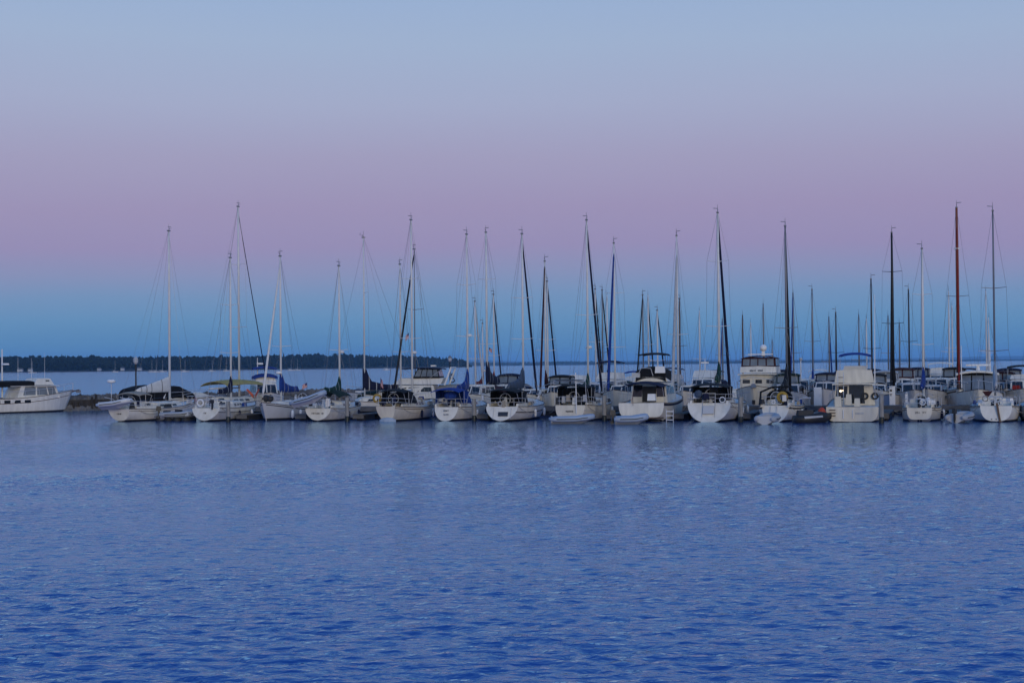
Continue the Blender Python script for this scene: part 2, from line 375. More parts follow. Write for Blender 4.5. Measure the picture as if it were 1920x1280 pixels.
o = g.build('far_shore_forest', LEAF2); o['kind'] = 'stuff'; tag(o, 'thin dark line of trees on the far shore to the right', 'forest')
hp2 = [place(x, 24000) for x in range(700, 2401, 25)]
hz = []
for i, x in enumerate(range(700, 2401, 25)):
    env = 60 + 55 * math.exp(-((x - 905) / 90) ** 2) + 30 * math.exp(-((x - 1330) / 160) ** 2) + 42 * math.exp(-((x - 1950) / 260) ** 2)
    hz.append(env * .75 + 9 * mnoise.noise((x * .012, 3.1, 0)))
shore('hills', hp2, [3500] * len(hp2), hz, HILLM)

# haze
hb = MB().box((0, 14000, 76), (60000, 31000, 154))
hm = bpy.data.materials.new('haze_air'); hm.use_nodes = True; hm.node_tree.nodes.clear()
pv = hm.node_tree.nodes.new('ShaderNodeVolumePrincipled'); pv.inputs['Color'].default_value = (.34, .70, 1.0, 1); pv.inputs['Density'].default_value = 4.8e-5
oo = hm.node_tree.nodes.new('ShaderNodeOutputMaterial'); hm.node_tree.links.new(pv.outputs[0], oo.inputs['Volume'])
hz_o = hb.build('haze', hm); hz_o['kind'] = 'stuff'; hz_o['label'] = 'thin blue evening haze over the bay'; hz_o['category'] = 'haze'

# ------------------------------------------------------------------ marina frame of reference
O = water_at(1000, 790); HEAD = 15.2
RV = Vector((math.cos(R(HEAD)), -math.sin(R(HEAD)), 0)); NV = Vector((math.sin(R(HEAD)), math.cos(R(HEAD)), 0))
def mar(a, b_, z=0): return O + RV * a + NV * b_ + Vector((0, 0, z))

# breakwater behind the left half
bl = [place(112, 162), place(230, 166), place(420, 178), place(640, 196), place(860, 214), place(990, 226)]
root = empty('breakwater', bl[0])
def loc(p): return p - bl[0]
g = MB(); rows = []
for p in bl:
    q = loc(p); n = Vector((.1, 1, 0)).normalized()
    rows.append([q - n * 2.2 + Vector((0, 0, -1)), q - n * 1.0 + Vector((0, 0, 1.0)), q + n * 1.2 + Vector((0, 0, 1.25)), q + n * 4 + Vector((0, 0, -1))])
g.loft(rows, True, True, False).build('core', ROCKM, root)
g = MB()
for i in range(2200):
    k = rr.uniform(0, len(bl) - 1.001) if i % 3 else rr.uniform(0, 1); a = int(k); p = loc(bl[a].lerp(bl[a + 1], k - a))
    s_ = rr.uniform(-2.4, 1.6); zz = 1.1 - max(0, -s_ - .8) * .8 + rr.uniform(-.1, .25); r_ = rr.uniform(.22, .55)
    g.ball((p.x + rr.uniform(-.3, .3), p.y + s_, zz - r_ * .3), (r_, r_ * .9, r_ * rr.uniform(.6, .9)), 6, 4, lambda d: rr.uniform(.8, 1.2))
o = g.build('rock', ROCKM, root); o['kind'] = 'stuff'
g0 = bl[0].lerp(bl[1], 0.0); me = MB().tube((0, 0, -1), (0, 0, 1.55), .13, .12, 6).mesh('timber_pile', TIMB)
for i in range(8):
    p = bl[0].lerp(bl[1], min(1, max(0, i / 7 + rnd.uniform(-.05, .05)))) + Vector((0, -2.35, 0)); link('timber_pile', me, root, loc(p) + Vector((0, 0, rnd.uniform(-.75, .1))))
MB().add([loc(bl[0]) + Vector((0, -2.2, z)) for z in (-.6, 1.1)] + [loc(bl[1]) + Vector((0, -2.2, z)) for z in (1.1, -.6)] +
         [loc(bl[0]) + Vector((0, -2.05, z)) for z in (-.6, 1.1)] + [loc(bl[1]) + Vector((0, -2.05, z)) for z in (1.1, -.6)],
         [(0, 3, 2, 1), (4, 5, 6, 7), (0, 1, 5, 4), (1, 2, 6, 5), (2, 3, 7, 6), (3, 0, 4, 7)]).build('timber_wall', TIMB, root)
tag(root, 'low dark rock and timber breakwater behind the left boats', 'breakwater')

def lamp_post(px, depth, ytop, label, basket=False):
    p = place(px, depth, 1.1); zt = height_at(p, ytop) - 1.1; r = empty('lamp_post', p)
    MB().loft([[(k * math.cos(2 * PI * j / 8), k * math.sin(2 * PI * j / 8), z) for j in range(8)] for k, z in ((.22, 0), (.2, .3), (.11, .5), (.085, .9), (.075, zt - .95), (.12, zt - .9))]).build('post', LAMPB, r)
    MB().loft([[(k * math.cos(2 * PI * j / 8), k * math.sin(2 * PI * j / 8), z) for j in range(8)] for k, z in ((.13, zt - .9), (.24, zt - .72), (.27, zt - .5), (.2, zt - .38))]).build('globe', LAMPG, r, True)
    MB().loft([[(k * math.cos(2 * PI * j / 8), k * math.sin(2 * PI * j / 8), z) for j in range(8)] for k, z in ((.29, zt - .4), (.2, zt - .22), (.07, zt - .12), (.015, zt))]).build('cap', LAMPG if not basket else ALUD, r)
    if basket: MB().ball((.32, 0, 1.9), (.22, .2, .25), 7, 5).build('hanging_basket', FOREST_C, r)
    return tag(r, label, 'lamp post', 'lamp posts on the breakwater')
lamp_post(255, 170, 667, 'black lamp post with white lantern left of the furled white sail')
lamp_post(844, 205, 665, 'dark lamp post with a hanging basket right of the white flybridge cruiser', True)

# ------------------------------------------------------------------ docks
def oriented(name, a, b_, la, lb, label, cat, z=.72, piles=(), group=None):
    r = empty(name, mar(a, b_), HEAD)
    MB().box((0, 0, z - .05), (la, lb, .10)).build('deck', DOCKM, r)
    MB().box((0, -lb / 2 - .03, z - .2), (la, .06, .34)).build('fascia', DOCKM, r)
    MB().box((0, lb / 2 + .03, z - .2), (la, .06, .34)).build('fascia', DOCKM, r)
    for k in range(max(1, int(max(la, lb) / 3))):
        n_ = max(1, int(max(la, lb) / 3)); f = (k + .5) / n_ - .5
        MB().box((f * la if la > lb else 0, 0 if la > lb else f * lb, .16), ((2.2, lb * .8, .62) if la > lb else (la * .8, 2.2, .62))).build('float', DOCKD, r)
    return tag(r, label, cat, group)
main = oriented('main_dock', 8, 13.6, 96, 2.4, 'long timber dock running behind the front row of boats', 'dock', .78)
# service pedestals and dock boxes on the dock are separate things further below

def pile(px, py, ytop, label, cap=False, r=.17):
    p = water_at(px, py); zt = height_at(p, ytop); root = empty('mooring_pile', p)
    MB().loft([[(r * s_ * math.cos(2 * PI * j / 9), r * s_ * math.sin(2 * PI * j / 9), z) for j in range(9)] for s_, z in ((1.02, -1.2), (1.0, .38), (.97, zt * .6), (.95, zt))]).build('shaft', PILE, root, True)
    MB().loft([[(r * s_ * math.cos(2 * PI * j / 9), r * s_ * math.sin(2 * PI * j / 9), z) for j in range(9)] for s_, z in ((1.06, -1.2), (1.06, .3), (1.03, .42))]).build('weed_band', WET, root, True)
    if cap: MB().loft([[(r * s_ * math.cos(2 * PI * j / 9), r * s_ * math.sin(2 * PI * j / 9), z) for j in range(9)] for s_, z in ((1.15, zt - .03), (1.15, zt + .05), (.05, zt + .28))]).build('cap', PLASTW, root)
    return tag(root, label, 'piling', 'wooden mooring piles at the finger pier ends')
PILES = [(428, 791, 752, 'pale wooden pile against the hull of the navy covered sailboat'),
         (651, 790, 745, 'pale wooden pile beside the green covered sailboat'),
         (889, 789, 747, 'slim wooden pile beside the white hull right of the blue sail cover'),
         (1133, 789, 741, 'wooden pile in front of the beige sailboat with a tall furled sail'),
         (1389, 792, 744, 'wooden pile standing before the bow of the beige trawler'),
         (1653, 793, 738, 'tall wooden pile right of the cruiser with the blue sun top')]
for q in PILES: pile(*q)
FING = [(428, 'narrow finger pier right of the navy covered sailboat'), (541, 'finger pier between the blue covered cutter and green covered sailboat'), (651, 'finger pier right of the green covered sailboat'), (889, 'finger pier between the two dark canopied white sailboats'),
        (1133, 'finger pier right of the beige sailboat'), (1262, 'finger pier with a ladder right of the flybridge cruiser'), (1389, 'finger pier before the beige trawler bow'), (1525, 'finger pier beside the black watercraft'), (1653, 'finger pier right of the blue topped cruiser'), (1792, 'finger pier before the red masted ketch')]
for px, lb in FING:
    p = water_at(px, 790); a = (p - O).dot(RV)
    oriented('finger_pier', a, 7.2, .9, 9.8, lb, 'pier', .5, group='finger piers')

# ------------------------------------------------------------------ boats
class Hull:
    def __init__(s, L, B, fs, fm, fb, ws=.7, tm=.45, zk0=.1, zkm=-.5, rs=0., rb=.9, p=.75, q=.9, pw=1.6):
        s.L, s.B, s.fs, s.fm, s.fb, s.ws, s.tm, s.zk0, s.zkm, s.rs, s.rb, s.p, s.q, s.pw = L, B, fs, fm, fb, ws, tm, zk0, zkm, rs, rb, p, q, pw
        s.Lw = L - rb
    def b(s, t):
        if t <= s.tm: return s.B / 2 * (s.ws + (1 - s.ws) * math.sin(PI / 2 * t / s.tm))
        return max(.03, s.B / 2 * math.cos(PI / 2 * ((t - s.tm) / (1 - s.tm)) ** s.pw))
    def sh(s, t):
        c = .42; return s.fs * (t - c) * (t - 1) / (c) + s.fm * t * (t - 1) / (c * (c - 1)) + s.fb * t * (t - c) / (1 - c)
    def zk(s, t):
        if t < .3: return lerp(s.zk0, s.zkm, math.sin(PI / 2 * t / .3))
        if t > .8: return lerp(s.zkm, -.2, (t - .8) / .2)
        return s.zkm
    def y(s, t, z): return t * s.Lw + s.rb * max(z, -.3) / s.fb * t ** 5 + s.rs * (z - s.zk0) * (1 - t) ** 5
    def pt(s, t, k, sd=1):
        a = k * PI / 2; x = s.b(t) * math.sin(a) ** s.p; z = s.zk(t) + (s.sh(t) - s.zk(t)) * (1 - math.cos(a)) ** s.q
        return Vector((sd * x, s.y(t, z), z))
    def at_z(s, t, z):
        lo, hi = 0., 1.
        for _ in range(22):
            mid = (lo + hi) / 2
            if s.pt(t, mid).z < z: lo = mid
            else: hi = mid
        return s.pt(t, hi)
    def deck(s, yy):
        """sheer height and half beam near local y"""
        t = min(max(yy / s.L, 0), 1); return s.sh(t), s.b(t)
    def build(s, root, m, boot, deckm, stripe=None, n=22, k=9, toe=TEAK):
        ts = [1 - (1 - i / n) ** 1.15 for i in range(n + 1)]
        rings = []
        for t_ in ts:
            r = [s.pt(t_, 1 - j / k, -1) for j in range(k)] + [s.pt(t_, j / k, 1) for j in range(k + 1)]
            rings.append(r)
        h = MB().loft(rings, False, True, False).build('hull', m, root, True)
        MB().add([p - Vector((0, .004, 0)) for p in rings[0]], [tuple(reversed(range(len(rings[0]))))]).build('transom', m, root)
        g = MB()
        for t_ in ts: pass
        dk = []
        for t_ in ts:
            bb, zz = s.b(t_), s.sh(t_) - .03
            dk.append([Vector((x * bb * .985, s.y(t_, zz), zz + .06 * (1 - x * x))) for x in (1, .5, 0, -.5, -1)])
        g.loft(dk, False, False, False).build('deck', deckm, root, True)
        def band(name, f0, f1, mm, off):
            for sd in (-1, 1):
                q = []
                for t_ in ts[:-1] + [.995]:
                    lv = [s.at_z(t_, lerp(f0(t_), f1(t_), e_ / 4)) for e_ in range(5)]
                    q.append([Vector((sd * (A.x + off), A.y, A.z - off * .6)) for A in lv])
                if sd < 0: q = [list(reversed(z)) for z in q]
                MB().loft(q, False, False, False).build(name, mm, root, True)
        band('waterline_stripe', lambda t_: max(-.25, s.zk(t_)), lambda t_: .13 + .06 * t_, boot, .014)
        if stripe: band('sheer_stripe', lambda t_: s.sh(t_) - stripe[1] - stripe[2], lambda t_: s.sh(t_) - stripe[1], stripe[0], .006)
        for sd in (-1, 1):
            g = MB().path([Vector((sd * s.b(t_) * 1.003, s.y(t_, s.sh(t_)), s.sh(t_) + .01)) for t_ in ts], .028, 4); g.build('toe_rail', toe, root)
        return h

def house(root, name, y0, y1, w0, w1, z0, z1, rf, rb, m, side=(), front=(), back=(), wt=None, glass=GLASS, crown_=.06, parent_parts=True, nose=1.0):
    """deckhouse: y0 aft, y1 fore, half widths at base / top, front and back rake; windows as u0,u1,v0,v1"""
    wt = wt if wt else .88
    A = [Vector((-w0, y0, z0)), Vector((w0, y0, z0)), Vector((w1, y1, z0)), Vector((-w1, y1, z0))]
    T = [Vector((-w0 * wt, y0 + rb, z1)), Vector((w0 * wt, y0 + rb, z1)), Vector((w1 * wt, y1 - rf, z1)), Vector((-w1 * wt, y1 - rf, z1))]
    g = MB(); g.hexa(A + T)
    cx = [(-w0 * wt, y0 + rb, z1), (w0 * wt, y0 + rb, z1), (w1 * wt, y1 - rf, z1), (-w1 * wt, y1 - rf, z1), (0, y0 + rb, z1 + crown_), (0, y1 - rf, z1 + crown_)]
    g.add([Vector(q) + Vector((0, 0, .003)) for q in cx], [(0, 4, 5, 3), (4, 1, 2, 5), (0, 1, 4), (3, 5, 2)])
    o = g.build(name, m, root)
    def win(A_, B_, C_, D_, lst):
        for u0_, u1_, v0_, v1_ in lst: MB().panel(A_, B_, C_, D_, u0_, u1_, v0_, v1_).build('window', glass, o)
    win(A[1], A[2], T[2], T[1], side); win(A[3], A[0], T[0], T[3], [(1 - b_, 1 - a_, c_, d_) for a_, b_, c_, d_ in side])
    win(A[2], A[3], T[3], T[2], front); win(A[0], A[1], T[1], T[0], back)
    return o
def canopy(root, name, y0, y1, hw, z, rise, m, zfoot, yfoot=None, th=.05, poles=3, droop=.12, pm=STEEL, pitch=0.0):
    rings = []; n = 9
    for i in range(5):
        f = i / 4; yy = lerp(y0, y1, f); zz = z + pitch * f - droop * (2 * f - 1) ** 2
        top = [(-hw + 2 * hw * j / (n - 1), yy, zz + rise * (1 - (2 * j / (n - 1) - 1) ** 2) ** .8) for j in range(n)]
        rings.append(top + [(x * .99, yy, q - th) for x, _, q in reversed(top)])
    o = MB().loft(rings).build(name, m, root, False)
    for i in range(poles):
        f = i / max(1, poles - 1); yy = lerp(y0 + .06, y1 - .06, f); yf = lerp(y0, y1, .5) * .6 + yy * .4 if yfoot is None else yfoot
        zz = z + pitch * f - droop * (2 * f - 1) ** 2
        MB().path([(-hw + .02, yf, zfoot), (-hw + .02, yy, zz - .05)], .016, 4).build('frame_pole', pm, root)
        MB().path([(hw - .02, yf, zfoot), (hw - .02, yy, zz - .05)], .016, 4).build('frame_pole', pm, root)
    return o
def dodger(root, y0, y1, hw, z0, z1, m, win=True):
    rings = []; n = 9
    for f, hk, wk in ((0, 1, 1), (.45, 1.0, .99), (.75, .72, .95), (1, .05, .9)):
        top = [(-hw * wk * math.cos(PI * j / (n - 1)), lerp(y0, y1, f), z0 + (z1 - z0) * hk * max(0, math.sin(PI * j / (n - 1))) ** .55) for j in range(n)]
        rings.append(top + [(x * .96, y_, z0 + (q - z0) * .95 - .01) for x, y_, q in reversed(top)])
    o = MB().loft(rings, True, True).build('spray_hood', m, root)
    if win:
        MB().panel((hw * .72, lerp(y0, y1, .78), lerp(z0, z1, .3)), (-hw * .72, lerp(y0, y1, .78), lerp(z0, z1, .3)), (-hw * .7, lerp(y0, y1, .52), lerp(z0, z1, .85)), (hw * .7, lerp(y0, y1, .52), lerp(z0, z1, .85)), .05, .95, .1, .9, .06).build('window', PANEL, o)
    return o
def wheel(root, y, z, r=.42):
    MB().torus((0, y, z), r, .022, (1, 0, 0), (0, 0, 1), 18, k=5).build('steering_wheel', STEEL, root)
    g = MB()
    for k in range(5): g.tube((0, y, z), (r * math.cos(2 * PI * k / 5), y, z + r * math.sin(2 * PI * k / 5)), .012, n=4)
    g.build('wheel_spokes', STEEL, root)
    MB().box((0, y + .15, z - .35), (.22, .2, .95), .7, .8).build('binnacle', PLASTW, root)
def flag(root, p, w_, h_, staff=None, ang=0.0, limp=.5):
    p = Vector(p); w_ *= .8; h_ *= .8
    if staff: MB().tube(p + Vector((0, .0, -staff)), p + Vector((0, 0, .05)), .018, .012, 5).build('flag_staff', TEAK, root)
    me = bpy.data.meshes.new('flag'); vs, fs, uv = [], [], []; nx, nz = 7, 5
    for i in range(nx + 1):
        for j in range(nz + 1):
            u, v = i / nx, j / nz; d = w_ * u
            wob = .07 * math.sin(u * 9 + v * 2) * u
            x = d * math.cos(ang) * (1 - limp * .6) ; y_ = d * math.sin(ang) + wob
            vs.append((p.x + x, p.y + y_, p.z - h_ * (1 - v) - limp * d * .8)); uv.append((u, v))
    for i in range(nx):
        for j in range(nz): a = i * (nz + 1) + j; fs.append((a, a + nz + 1, a + nz + 2, a + 1))
    me.from_pydata(vs, [], fs); l = me.uv_layers.new(name='UVMap')
    for lp in me.loops: l.data[lp.index].uv = uv[lp.vertex_index]
    me.materials.append(FLAG); return link('flag', me, root)
def letters(root, c, words, hgt=.13, m=LETTER, nrm=(0, -1, 0), seed=1, tilt=0.0):
    """unreadable name on a transom: rows of small dark strokes"""
    r_ = random.Random(seed); g = MB(); tot = sum(words) * hgt * .62 + (len(words) - 1) * hgt * .9; x = c[0] - tot / 2
    for wl in words:
        for k in range(wl):
            g.box((x + hgt * .1, c[1], c[2]), (hgt * .14, .012, hgt * r_.uniform(.85, 1)), sh=(0, tilt * hgt))
            g.box((x + hgt * .28, c[1] + tilt * .3 * hgt, c[2] + hgt * r_.choice((-.42, 0, .42))), (hgt * .26, .012, hgt * .14))
            if r_.random() < .6: g.box((x + hgt * .43, c[1], c[2]), (hgt * .13, .012, hgt * r_.uniform(.6, 1)), sh=(0, tilt * hgt))
            x += hgt * .62
        x += hgt * .9
    return g.build('name_lettering', m, root)
def outboard(root, x, y, z, name='outboard_motor', m=PLASTB, s=1.0):
    g = MB().box((x, y, z + .28 * s), (.26 * s, .42 * s, .36 * s), .8, .8); g.box((x, y + .02, z - .1 * s), (.12 * s, .18 * s, .5 * s)); g.box((x, y, z - .42 * s), (.05 * s, .3 * s, .2 * s))
    return g.build(name, m, root)

ROOTS = {}
def sailboat(key, label, anchor, aat, heading, L, B, ytop, mast_px=None, mast_f=.6, hull=None, hm=GEL, boot=BOOT, stripe=None, mastm=ALU, spread=(.5,), cover=BLUE, cov_h=1.2, boom_z=None, boom_l=None,
             jib=None, jib_r=.075, bimini=None, dodge=None, roof=.45, lod=0, group=None, mr=.085, radar=None, cov_fat=1.0, rake=.0, jib_top=.96, name=None, awning=None, boomup=0.0, deckm=DECK, wire=.0085, hasboom=True, jib_lo=0.5, wedge=False, clutter=True):
    """anchor: world point; aat: 'stern' | 'bow' | 'mast' says which point of the boat stands there"""
    hk = dict(fs=1.05, fm=.95, fb=1.3, ws=.7, rs=.25, zk0=.12)
    if hull: hk.update(hull)
    H = Hull(L, B, **hk)
    d = Vector((math.sin(R(heading)), math.cos(R(heading)), 0))
    off = {'stern': 0, 'bow': L, 'mast': mast_f * L}[aat]
    pos = Vector((anchor.x, anchor.y, 0)) - d * off
    my = mast_f * L
    if mast_px and aat != 'mast':
        lo, hi = .42 * L, .78 * L; best = min((abs(column_of(pos + d * (lo + (hi - lo) * i / 40) + Vector((0, 0, 2.5))) - mast_px), lo + (hi - lo) * i / 40) for i in range(41)); my = best[1]
    root = empty('sailboat', pos, heading); ROOTS[key] = (root, H, my)
    tag(root, label, 'sailboat', group)
    H.build(root, hm, boot, deckm, stripe, 22 if lod == 0 else 12, 9 if lod == 0 else 6)
    zt = height_at(pos + d * my, ytop) - .3; dz = H.sh(my / L)
    bz = boom_z if boom_z else dz + 1.25
    # coachroof
    y0, y1 = .33 * L, min(.74 * L, my + .14 * L)
    if roof:
        zd0 = H.sh(.5) - .05; n_ = 3
        sidew = [(.10 + k * .24, .27 + k * .24, .35, .72) for k in range(n_)]
        house(root, 'coachroof', y0, y1, H.b(.35) * .68, H.b(y1 / L) * .55, zd0, zd0 + roof + .05, .7, .12, GEL if hm is not CREAM else CREAM, sidew if lod < 2 else (), (), [(.36, .64, .05, .92)], .84)
        if lod == 0:
            MB().box((0, y0 + .9, zd0 + roof + .11), (.75, .9, .07), .9, .9).build('companionway_hatch', GREY, root)
            MB().box((0, y1 - 1.3, zd0 + roof + .1), (.5, .5, .06), .9, .9).build('fore_hatch', PANEL, root)
            for sd in (-1, 1):
                MB().box((sd * H.b(.2) * .72, .19 * L, H.sh(.2) + .12), (.22, .26 * L, .3), .6, .95).build('cockpit_coaming', GEL if hm is not CREAM else CREAM, root)
                MB().tube((sd * H.b(.25) * .72, .25 * L, H.sh(.25) + .26), (sd * H.b(.25) * .72, .25 * L, H.sh(.25) + .44), .07, .055, 8).build('winch', STEEL, root)
    # mast
    top = Vector((0, my - rake * zt, zt)); bot = Vector((0, my, dz - .02))
    ms = MB().path([bot, bot.lerp(top, .7), top], [mr, mr * .97, mr * .7], 8).build('mast', mastm, root, True)
    g = MB().tube(top, top + Vector((.0, 0, .55)), .014, n=4); g.tube(top, top + Vector((-.02, .12, .22)), .02, n=4); g.build('antenna', ALUD, ms)
    if lod < 2:
        g = MB().tube(top + Vector((0, 0, .05)), top + Vector((0, .38, .22)), .014, n=4); g.add([top + Vector((-.05, .3, .27)), top + Vector((-.38, .38, .30)), top + Vector((-.38, .38, .35)), top + Vector((-.05, .31, .32)), top + Vector((.0, .34, .27)), top + Vector((.0, .34, .32))], [(0, 1, 2, 3), (0, 3, 5, 4)]); g.build('wind_vane', ALUD, ms)
        MB().box(top + Vector((0, 0, -.04)), (.16, .3, .1)).build('masthead', ALUD, ms)
    tips = []
    for f in spread:
        p = bot.lerp(top, f); wv = min(.95, B * .29) * (1.08 - .3 * f)
        for sd in (-1, 1):
            q = p + Vector((sd * wv, -.18, .07)); MB().tube(p, q, .028, .02, 5).build('spreader', mastm if mastm is not SPRUCE else ALUD, ms); tips.append((sd, q))
    # standing rigging
    bw = Vector((0, L - .12, H.fb + .02)); st = Vector((0, H.y(0, H.fs) + .05, H.fs + .02))
    hd = bot.lerp(top, jib_top) + Vector((0, .05, 0))
    if wire:
        for sd in (-1, 1):
            cp = Vector((sd * H.b(my / L) * .96, my - .12, dz)); pts = [cp] + [q for s_, q in tips if s_ == sd] + [top]
            MB().path(pts, wire, 4).build('shroud', WIRE, root)
            if lod == 0 and spread: MB().tube(Vector((sd * H.b(my / L) * .94, my - .5, dz)), bot.lerp(top, spread[0]), wire, n=4).build('lower_shroud', WIRE, root)
        MB().tube(st, top, wire, n=4).build('backstay', WIRE, root)
        if not jib: MB().tube(bw, hd, wire, n=4).build('forestay', WIRE, root)
    if jib:
        a, b_ = bw + Vector((0, 0, jib_lo)), hd
        MB().path([a, a.lerp(b_, .04), a.lerp(b_, .35), a.lerp(b_, .8), b_.lerp(a, .03), b_], [.03, jib_r * 1.15, jib_r * 1.05, jib_r * .8, jib_r * .6, .015], 7).build('furled_jib', jib, root, True)
        MB().tube(bw, a, .02, n=5).build('furler_tack', STEEL, root); MB().loft([[(bw.x + .1 * math.cos(2 * PI * j / 8), bw.y - .02 + .1 * math.sin(2 * PI * j / 8), bw.z + z) for j in range(8)] for z in (jib_lo - .3, jib_lo - .14)]).build('furler_drum', PLASTB, root)
    # boom and covered mainsail
    bl_ = boom_l if boom_l else .40 * L
    e = Vector((0, my - bl_, bz + boomup))
    if hasboom:
        bo = MB().tube((0, my - .08, bz), e, .06, .055, 8).build('boom', mastm if mastm is not SPRUCE else SPRUCE, root, True)
        MB().tube(e, top, .008, n=3).build('topping_lift', WIRE, root) if wire else None
    if cover and hasboom:
        rings = []; n = 10
        prof = [(-.16, 1.0, .10), (-.06, 1.0, .15), (.05, .96, .17), (.12, .62, .17), (.2, .40, .165), (.32, .30, .16), (.5, .26, .15), (.72, .22, .13), (.9, .18, .11), (1.0, .1, .07)]
        if wedge: prof = [(-.06, 1.0, .10)] + [(f, 1.0 - .86 * f, .16 - .05 * f) for f in (.03, .12, .25, .4, .55, .7, .85, 1.0)]
        for f, hh, ww in prof:
            yy = my - bl_ * f if f > 0 else my - f; bzz = lerp(bz, bz + boomup, max(0, f)) - .10
            htop = cov_h * hh * (cov_fat if f > .1 else 1) + (.05 * math.sin(f * 23) if f > .15 else 0); ww *= cov_fat ** .5 * (1 + .1 * math.sin(f * 31))
            ring = []
            for j in range(n):
                a = 2 * PI * j / n; zq = .5 + .5 * math.sin(a); xx = ww * math.cos(a) * (1 - .55 * zq * (1 if hh > .5 else .4))
                ring.append((xx, yy, bzz - .05 + (htop + .12) * zq))
            rings.append(ring)
        cvo = MB().loft(rings).build('sail_cover', cover, root, True)
        if lod < 2:
            for k in (3, 5, 6, 7, 8):
                cz = sum(q[2] for q in rings[k]) / n; rg = [[Vector((q[0] * 1.07, q[1] + e_, cz + (q[2] - cz) * 1.05)) for q in rings[k]] for e_ in (-.035, .035)]
                MB().loft(rg, False, False).build('lashing', SAILG if cover in (BLACK, NAVY, BLUE, GREEN) and k % 2 else DARKRUB, cvo)
    if awning:
        am, ya, yb, hw_, za = awning; canopy(root, 'boom_awning', ya, yb, hw_, za, .42, am, za - 1.0, poles=0, droop=.16, th=.03)
    if radar:
        p = bot.lerp(top, radar) + Vector((0, .38, 0)); MB().loft([[(p.x + .26 * k * math.cos(2 * PI * j / 10), p.y + .26 * k * math.sin(2 * PI * j / 10), p.z + z) for j in range(10)] for k, z in ((.75, 0), (1, .06), (1, .14), (.7, .22))]).build('radar_dome', PLASTW, ms, True)
        MB().tube(p + Vector((0, -.38, -.02)), p + Vector((0, 0, 0)), .04, n=5).build('radar_bracket', ALUD, ms)
    # rails
    if lod < 2:
        hs = H.fs; pb = H.b(.08)
        yb = H.y(0, hs)
        for k, zz in ((1, .62), (0, .32)):
            pts = [(-H.b(.16) * .97, .16 * L, H.sh(.16) + zz), (-H.b(.04) * .95, yb + .25, hs + zz), (-H.b(0) * .75, yb + .05, hs + zz), (H.b(0) * .75, yb + .05, hs + zz), (H.b(.04) * .95, yb + .25, hs + zz), (H.b(.16) * .97, .16 * L, H.sh(.16) + zz)]
            MB().path(pts, .016, 4).build('stern_rail', STEEL, root)
        for q in (-.75, .75): MB().tube((H.b(0) * q, yb + .05, hs), (H.b(0) * q, yb + .05, hs + .62), .016, n=4).build('rail_post', STEEL, root)
        t9 = .9; pts = [(-H.b(t9), t9 * L, H.sh(t9) + .58), (-.2, L - .1, H.fb + .62), (0, L + .08, H.fb + .6), (.2, L - .1, H.fb + .62), (H.b(t9), t9 * L, H.sh(t9) + .58)]
        MB().path(pts, .016, 4).build('pulpit', STEEL, root)
        for sd in (-1, 1):
            MB().tube((sd * H.b(t9), t9 * L, H.sh(t9)), (sd * H.b(t9), t9 * L, H.sh(t9) + .58), .016, n=4).build('rail_post', STEEL, root)
            for zz in (.6, .32):
                MB().path([(sd * H.b(tt) * .97, tt * L, H.sh(tt) + zz) for tt in (.16, .3, .45, .6, .75, .9)], .008, 3).build('lifeline', WIRE, root)
            if lod == 0:
                for tt in (.16, .3, .45, .6, .75): MB().tube((sd * H.b(tt) * .97, tt * L, H.sh(tt)), (sd * H.b(tt) * .97, tt * L, H.sh(tt) + .62), .014, n=4).build('stanchion', STEEL, root)
    if bimini:
        bm, b0, b1, bw_, bzz = bimini; canopy(root, 'bimini', b0, b1, bw_, bzz, .22, bm, H.sh(.15) + .1, poles=3)
        if lod == 0 and bm is not TAN:  # canvas-coloured panels added below the bimini, standing in for cockpit shade
            za = H.sh(.25) + .3; ya, yb_ = lerp(b0, b1, .45), b1 - .1
            for sd in (-1, 1): MB().add([(sd * bw_ * q, y_, z_) for q, (y_, z_) in ((.98, (ya, za)), (.98, (yb_, za)), (.98, (yb_, bzz - .08)), (.98, (ya, bzz - .08)), (.95, (ya, za)), (.95, (yb_, za)), (.95, (yb_, bzz - .08)), (.95, (ya, bzz - .08)))], [(0, 1, 2, 3), (7, 6, 5, 4), (0, 4, 5, 1), (1, 5, 6, 2), (2, 6, 7, 3), (3, 7, 4, 0)]).build('side_shade_panel', bm, root)
            MB().box((0, yb_, (za + bzz) / 2 - .05), (bw_ * 1.9, .04, bzz - za - .1)).build('front_shade_panel', bm, root)  # forward panel, likewise added to darken the cockpit interior
    if dodge: dodger(root, y0 - .35, y0 + .95, H.b(.4) * .62, H.sh(.35) + roof * .55, H.sh(.35) + roof + .75, dodge)
    if lod == 0 and clutter:
        rc = random.Random(key)
        for k in range(rc.randint(4, 7)):
            x = rc.uniform(-.85, .85) * H.b(.08); y_ = rc.uniform(.35, 1.7); z_ = H.fs + rc.uniform(.15, .55); q = rc.random()
            if q < .4: MB().box((x, y_, z_), (rc.uniform(.2, .5), rc.uniform(.2, .4), rc.uniform(.25, .5)), rc.uniform(.6, .95), .8, rz=rc.uniform(-1, 1)).build('locker_bag', rc.choice([DARKRUB, GREY, TAN, PLASTB, NAVY, PLASTW]), root)
            elif q < .7: MB().torus((x, y_, z_), rc.uniform(.12, .2), .035, (1, rc.uniform(-.3, .3), 0), (0, 0, 1), 9, k=4).build('rope_coil', rc.choice([TAN, GREY, PLASTW, NAVY]), root)
            else: MB().loft([[(x + a * math.cos(j * PI / 4), y_ + a * math.sin(j * PI / 4), z_ + h_) for j in range(8)] for a, h_ in ((.05, -.3), (.12, -.2), (.12, .2), (.05, .3))]).build('stowed_fender', rc.choice([PLASTW, DARKRUB, NAVY]), root, True)
